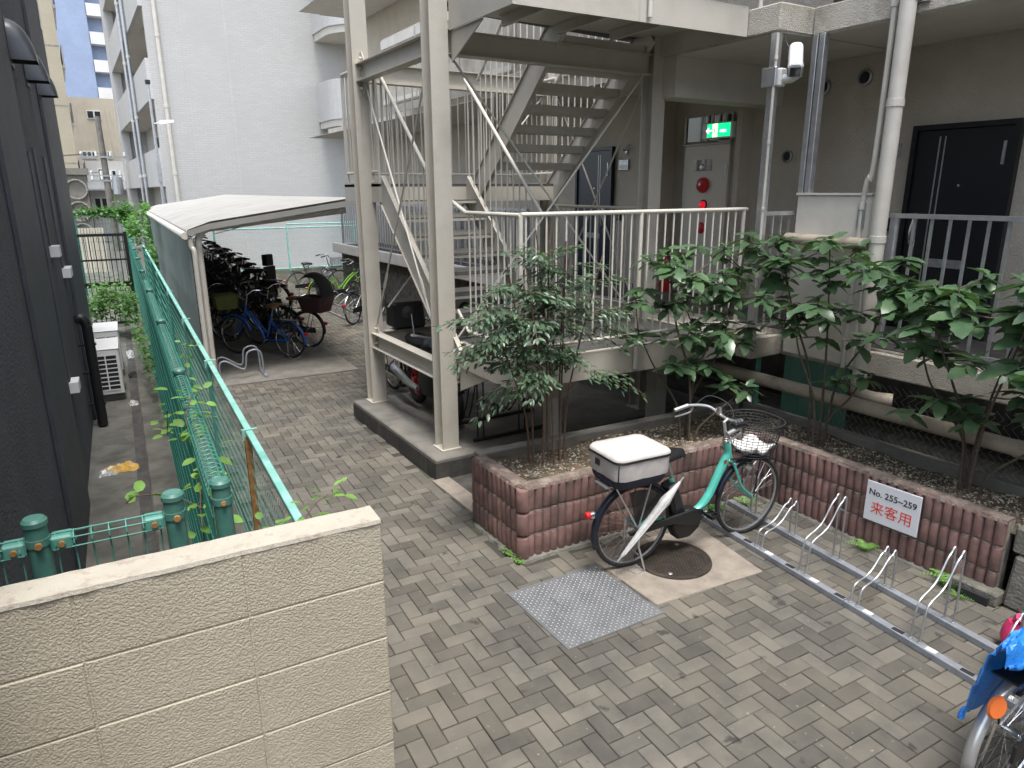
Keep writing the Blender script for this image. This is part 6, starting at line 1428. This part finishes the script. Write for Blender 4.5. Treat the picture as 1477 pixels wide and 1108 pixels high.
# ------------------------------------------------------------------ plants
def leaf_mesh(name, L, Wd, serr=0, fold=.25, curl=.15, n=6, m_=None):
    b = MB(); mid = []; lft = []; rgt = []
    for i in range(n+1):
        f = i/n; w = Wd/2*math.sin(PI*min(1,f**.9))**.62 if 0 < f < 1 else 0
        if serr and 0 < i < n: w *= 1+serr*(1 if i % 2 else -1)
        x = L*f; z = -curl*L*f*f
        mid.append((x,0,z)); lft.append((x-(.1*L*serr*2 if i % 2 else 0),w,z+fold*w)); rgt.append((x-(.1*L*serr*2 if i % 2 else 0),-w,z+fold*w))
    vs = mid + lft[1:n] + rgt[1:n]; k = n+1
    Lf = lambda i: (0 if i == 0 else (n if i == n else k+i-1)); Rt = lambda i: (0 if i == 0 else (n if i == n else k+n-1+i-1)); fs = []
    for i in range(n):
        for S_, fl in ((Lf,False),(Rt,True)):
            q = [i, i+1, S_(i+1), S_(i)]; u = []
            for a in q:
                if a not in u: u.append(a)
            if len(u) > 2: fs.append(tuple(reversed(u)) if fl else tuple(u))
    b.add(vs, fs); me = bpy.data.meshes.new(name); me.from_pydata(b.v, [], b.f); me.polygons.foreach_set('use_smooth',[True]*len(me.polygons))
    if m_: me.materials.append(m_)
    return me, b
LM = [leaf_mesh('leaf', .165, .078, .10, .2, .12+.1*k, 8, M['leaf'])[0] for k in range(3)]
LB = leaf_mesh('leaf', .165, .078, .10, .2, .2, 8)[1]
def orient(d, roll=0., up=(0,0,1)):
    d = Vector(d).normalized(); y = Vector(up).cross(d)
    y = y.normalized() if y.length > 1e-4 else Vector((0,1,0)); z = d.cross(y)
    return Matrix((d,y,z)).transposed().to_4x4() @ Matrix.Rotation(roll,4,'X')
def aucuba(label, base, tips, seed, scale=1., trunks=5):
    rp = random.Random(seed); base = Vector(base); t = thing('aucuba_shrub', label, 'shrub', base); tips = [Vector(q) for q in tips]
    ends = [max(tips, key=lambda q: q.z)]
    while len(ends) < trunks: ends.append(max(tips, key=lambda q: min((q-e_).length for e_ in ends) + .25*q.z))
    nodes = []
    for e_ in ends:
        f_ = base+Vector(((e_.x-base.x)*.12+rp.uniform(-.05,.05),(e_.y-base.y)*.12+rp.uniform(-.05,.05),-.05))
        P = smoothpath([f_, f_+Vector(((e_.x-f_.x)*.12,(e_.y-f_.y)*.12,(e_.z-f_.z)*.36)), f_.lerp(e_,.62)+Vector((rp.uniform(-.05,.05),rp.uniform(-.05,.05),.08)), e_],6); n = len(P)
        b = MB(); b.tube(P, [lerp(.0135,.0045,i/(n-1)) for i in range(n)], 8); b.build('stem', M['bark'], t, smooth=True); nodes += P[int(n*.38):]
    br = MB(); rest_ = MB(); nl = 0
    for tip in sorted(tips, key=lambda q: q.x*.5+q.y*.85):
        cand_ = [q for q in nodes if q.z < tip.z-.02] or nodes
        fk = min(cand_, key=lambda q: (q-tip).length)
        if (fk-tip).length > .03:
            mid = fk.lerp(tip,.5)+Vector((rp.uniform(-.03,.03),rp.uniform(-.03,.03),-.02)); P = smoothpath([fk,mid,tip],4); br.tube(P, [.006]*3+[.005]*3+[.004]*3, 6, caps=False); nodes += P[3:]
        k = rp.randint(6,8); a0 = rp.uniform(0,6)
        for ring in range(2 if rp.random() < .6 else 1):
            for i in range(k if ring == 0 else 4):
                a = a0+2*PI*i/(k if ring == 0 else 4)+rp.uniform(-.25,.25)+ring*.4; el = rp.uniform(-.45,.2) + ring*.5
                s_ = scale*rp.uniform(.65,1.25)*(1 if ring == 0 else .65)
                ml = Matrix.Translation(tip - base + Vector((0,0,-.06*rp.random()*(1-ring)+ring*.01))) @ orient((math.cos(a)*math.cos(el),math.sin(a)*math.cos(el),math.sin(el)), rp.uniform(-.5,.5)) @ Matrix.Diagonal((s_,s_*rp.uniform(.85,1.15),s_,1)); nl += 1
                if nl <= 295: o = obj('leaf', rp.choice(LM), None, t); o.matrix_local = ml
                else: rest_.add([ml @ Vector(q) + base for q in LB.v], LB.f)
    if rest_.v: rest_.build('inner_leaves', M['leaf'], t, kind='stuff', smooth=True)
    br.build('twigs', M['bark'], t, smooth=True, kind='stuff'); return t
rp = random.Random(21)
def tipset(n, xr, yr, zr, seed, extra=(), zb=1.):
    r1 = random.Random(seed); out = []; tr = 0
    while len(out) < n and tr < 4000:
        tr += 1; p = Vector((r1.uniform(*xr), r1.uniform(*yr), lerp(zr[0],zr[1],r1.random()**zb)))
        u = ((p.x-sum(xr)/2)/(xr[1]-xr[0])*2)**2 + ((p.y-sum(yr)/2)/(yr[1]-yr[0])*2)**2*.6 + ((p.z-sum(zr)/2)/(zr[1]-zr[0])*2)**2*.8
        if u > 1.25 or any((p-q).length < .095 for q in out): continue
        out.append(p)
    return out+[Vector(e) for e in extra]
aucuba('glossy aucuba shrub in the planter corner behind the bicycle basket', (4.50,4.30,.5), tipset(50,(3.98,5.30),(4.0,4.62),(1.15,2.36),1,((4.82,4.16,1.02),(4.95,4.05,.98),(4.05,4.5,1.5)),.75), 1, 1.05)
aucuba('glossy aucuba shrub in front of the spandrel panel and drain pipe', (5.35,3.56,.5), tipset(44,(5.08,5.68),(2.95,4.2),(1.45,2.34),2,((5.3,3.4,1.15),(5.25,3.15,1.25)),.8), 2, 1.12)
aucuba('glossy aucuba shrub in front of the black door railing', (5.40,2.33,.5), tipset(46,(4.92,5.66),(1.55,2.95),(1.1,2.16),3,((5.2,2.75,1.1),(5.15,2.5,1.25),(5.3,1.75,1.2)),.85), 3, 1.25)
# nandina: joined leaflets
na = thing('nandina_bush', 'feathery nandina bush at the left end of the planter', 'bush', (3.12,4.45,.5))
leafb = leaf_mesh('nl', .062, .023, 0, .2, .2, 4)[1]
NB = MB(); TW = MB(); r1 = random.Random(4); cane_tops = []
for k in range(8):
    a = r1.uniform(0,6.28); f_ = Vector((3.12+.05*(k-3.5)+.03*math.cos(a),4.46+.08*math.sin(a),.47)); top = Vector((lerp(2.45,3.6,(k+.5)/8)+r1.uniform(-.08,.08), 4.46+r1.uniform(-.2,.15), 2.36-.38*abs((k-3.8)/4)**1.6+r1.uniform(-.1,.12)))
    pts = smoothpath([f_, f_.lerp(top,.4)+Vector((-(top.x-3.12)*.12,r1.uniform(-.04,.04),0)), top],5); b = MB(); n = len(pts); b.tube(pts, [lerp(.0095,.005,i/n) for i in range(n)], 7); b.build('cane', M['bark2'], na, smooth=True); cane_tops.append(pts)
def frond(o, d, L):
    d = Vector(d).normalized(); side = Vector((0,0,1)).cross(d).normalized(); P = []
    for i in range(7): f = i/6; P.append(o + d*(L*f) + Vector((0,0,.10*L*f-.42*L*f*f)))
    TW.tube(P, .002, 3, caps=False)
    for i in range(1,7):
        for s_ in (-1,1):
            tw = 2 if i < 5 else 1; sl = side*s_; bl = .10*L/.35*(1-.1*i)
            for q in range(tw+1):
                root = P[i]+sl*(bl*q/ (tw or 1))*.9 - Vector((0,0,.02*q)); dd = (sl*r1.uniform(.2,1.) + d*r1.uniform(.5,1.1) + Vector((0,0,r1.uniform(-.75,.05)))).normalized()
                mt_ = Matrix.Translation(root) @ orient(dd, r1.uniform(-.5,.5)) @ Matrix.Scale(r1.uniform(.75,1.25),4); NB.add([mt_ @ Vector(v) for v in leafb.v], leafb.f)
    mt_ = Matrix.Translation(P[-1]) @ orient(P[-1]-P[-2]); NB.add([mt_ @ Vector(v) for v in leafb.v], leafb.f)
for pts in cane_tops:
    n = len(pts)
    for k in range(13):
        f = lerp(.6,1,(k/14)**.8); q = pts[min(n-1,int(f*(n-1)))]; a = r1.uniform(0,6.28) if k % 3 else r1.uniform(2.6,3.8); frond(q, (math.cos(a),math.sin(a)*.75,r1.uniform(-.1,.65)), r1.uniform(.22,.42))
for (x,y,z,dx) in ((2.7,4.4,1.85,-1),(2.65,4.35,1.72,-1),(2.6,4.4,1.6,-1),(2.95,4.3,1.35,-.6),(3.3,4.3,1.3,.6),(3.45,4.4,1.75,1),(3.5,4.45,1.6,1)):
    for k in range(3): frond(Vector((x,y,z)), (dx,r1.uniform(-.8,.3),r1.uniform(-.1,.3)), r1.uniform(.3,.48))
NB.build('foliage', M['leaf_n'], na, kind='stuff'); TW.build('leaf_stalks', M['bark2'], na, kind='stuff')
YL = leaf_mesh('leaf', .062, .036, .05, .15, .2, 5, M['leaf_y'])[0]
def vine(name, label, path, nleaf, seed, spread=.06, sc=1., mt=None, L=YL):
    r1 = random.Random(seed); p0 = Vector(path[0]); t = thing(name, label, 'vine', p0); P = smoothpath(path,6); b = MB(); b.tube(P, .0028, 5); b.build('stem', M['bark2'], t, smooth=True)
    for i in range(nleaf):
        q = P[int((i+.5)/nleaf*len(P))]; a = r1.uniform(0,6.28); d = Vector((math.cos(a),math.sin(a),r1.uniform(-.3,.6))); o = obj('leaf', L, None, t); s_ = sc*r1.uniform(.7,1.3)
        o.matrix_local = Matrix.Translation(q-p0+d*spread*r1.uniform(0,1)) @ orient(d, r1.uniform(-.6,.6)) @ Matrix.Scale(s_,4)
    return t
vine('vine', 'pale green vine climbing the roll top fence behind the corner post', [FW(.14,2.55,1.2),FW(.13,2.75,1.45),FW(.16,3.0,1.6),FW(.15,3.3,1.72),FW(.2,3.5,1.78)], 64, 1, .11, .95)
vine('vine', 'vine sprig hanging out over the alley from the roll top fence', [FW(.14,2.8,1.5),FW(.05,2.85,1.55),FW(-.06,2.9,1.56),FW(-.12,2.95,1.52)], 10, 2, .03)
vine('vine', 'vine leaves between the two fences by the corner post', [FW(.26,2.5,1.0),FW(.3,2.6,1.25),FW(.35,2.8,1.3),FW(.42,2.9,1.28)], 58, 3, .11, .9)
vine('vine', 'vine shoot reaching over the pale green top rail', [FW(.4,2.75,1.2),FW(.5,2.85,1.28),FW(.6,2.95,1.34),FW(.68,3.0,1.36)], 34, 4, .075, .8)
vine('vine', 'thin leafy shoot on the fence beside the shed corner', [FW(.3,5.8,1.2),FW(.33,5.9,1.5),FW(.4,6.0,1.55)], 14, 5, .07)
vine('vine', 'leafy shoot between the fences further along', [FW(.3,4.9,1.1),FW(.3,5.0,1.35),FW(.36,5.05,1.4)], 10, 6, .06)
vine('vine', 'vine running down the roll top fence over the alley', [FW(.12,5.0,1.3),FW(.11,5.4,1.0),FW(.12,6.0,.9),FW(.1,6.8,.7)], 26, 7, .05)
GL = leaf_mesh('g', .05, .028, 0, .15, .2, 4)[1]
def mass(name, label, cat, boxes, n, seed, mt, sc=1., stems=None):
    r1 = random.Random(seed); c = Vector(boxes[0][0]); t = thing(name, label, cat, c); b = MB()
    for k in range(n):
        (cc, h) = boxes[k % len(boxes)]; v = Vector((r1.gauss(0,.45)*h[0], r1.gauss(0,.45)*h[1], r1.gauss(0,.45)*h[2])); a = r1.uniform(0,6.28)
        mt_ = Matrix.Translation(Vector(cc)+v) @ orient((math.cos(a),math.sin(a),r1.uniform(-.6,.5)), r1.uniform(-.8,.8)) @ Matrix.Scale(sc*r1.uniform(.7,1.4),4); b.add([mt_ @ Vector(q) for q in GL.v], GL.f)
    b.build('foliage', M[mt], t, kind='stuff')
    if stems:
        for s_ in stems: b = MB(); b.tube(smoothpath(s_,5), .012, 6); b.build('stem', M['bark'], t, smooth=True)
    return t
mass('shrub', 'loose green shrub growing in the alley before the iron gate', 'shrub', [(FW(-.3,14.0,.95),(.35,.4,.35)),(FW(-.05,13.7,.8),(.25,.4,.35)),(FW(-.5,14.2,.75),(.25,.3,.25))], 1300, 3, 'leaf_g', 1.3, [[FW(.05,13.4,.3),FW(.0,13.6,.6),FW(-.3,14,1.0)],[FW(.05,13.4,.3),FW(.1,13.6,.8)]])
mass('vine', 'green creeper covering the far alley fence top', 'vine', [(FW(-.3,19,2.25),(.6,.12,.14)),(FW(.2,18.9,2.2),(.3,.2,.3)),(FW(.3,18,1.9),(.2,.8,.35))], 1400, 4, 'leaf_g', 1.6)
mass('vine', 'creeper climbing the shed back corner by the fence', 'vine', [(FW(.74,22.5,1.5),(.07,.8,.6)),(FW(.76,23.5,2.2),(.1,.9,.2)),(FW(.70,21,1.0),(.07,.9,.4))], 1300, 5, 'leaf_g', 1.8)
mass('vine', 'creeper leaves low on the roll top fence over the drain', 'vine', [(FW(.05,11.5,.7),(.1,1.2,.35)),(FW(.08,9.4,.8),(.05,1.,.35))], 420, 6, 'leaf_g', 1.)
# ferns and moss by the planter foot
def fern(label, c, n, L, seed):
    r1 = random.Random(seed); c = Vector(c); t = thing('fern', label, 'fern', c); 
    for k in range(n):
        a = 2*PI*k/n+r1.uniform(-.3,.3); d = Vector((math.cos(a),math.sin(a),.6)); b = MB(); side = Vector((0,0,1)).cross(d).normalized()
        for i in range(9):
            f = i/9; p = c+d*(L*f)+Vector((0,0,-L*.75*f*f)); w = L*.3*(1-f)
            for s_ in (-1,1): b.add([p, p+side*s_*w+d*.012, p+d*L*.075], [(0,1,2)])
        b.build('frond', M['leaf_y'], t)
    return t
fern('small fern at the planter foot under the sign', (4.86,2.72,.02), 8, .16, 1); fern('larger fern growing at the planter foot behind the tall loops', (4.87,2.12,.03), 9, .2, 2); fern('fern by the drain opening behind the back rail', (4.8,2.0,.0), 6, .12, 3); fern('small weed in the soil behind the sign', (5.1,2.95,.52), 7, .08, 4)
fern('fern behind the teal bicycle front wheel', (4.72,3.76,.02), 8, .16, 5)
mass('weeds', 'low green weeds along the planter corner foot', 'weeds', [((2.49,4.12,.02),(.02,.12,.012)),((2.5,3.98,.02),(.03,.03,.015))], 160, 8, 'leaf_y', .42)
mass('weeds', 'green weeds under the teal bicycle pedal', 'weeds', [((4.1,3.80,.03),(.14,.05,.03)),((4.4,3.82,.03),(.1,.05,.03))], 200, 9, 'leaf_g', .7)
# ------------------------------------------------------------------ unseen house mass added behind the camera to hold back low sky light
vh = thing('sky_blocker_house', 'unseen plain house added behind the viewpoint to block low sky light', 'building', (1,-7,0))
b = MB(); b.box(-7,9,-11,-4.2,-.08,6); b.build('wall', M['whitehouse'], vh)
b = MB(); b.box(-7.3,9.3,-11.3,-3.9,6.002,6.2); b.build('roof', M['conc'], vh)
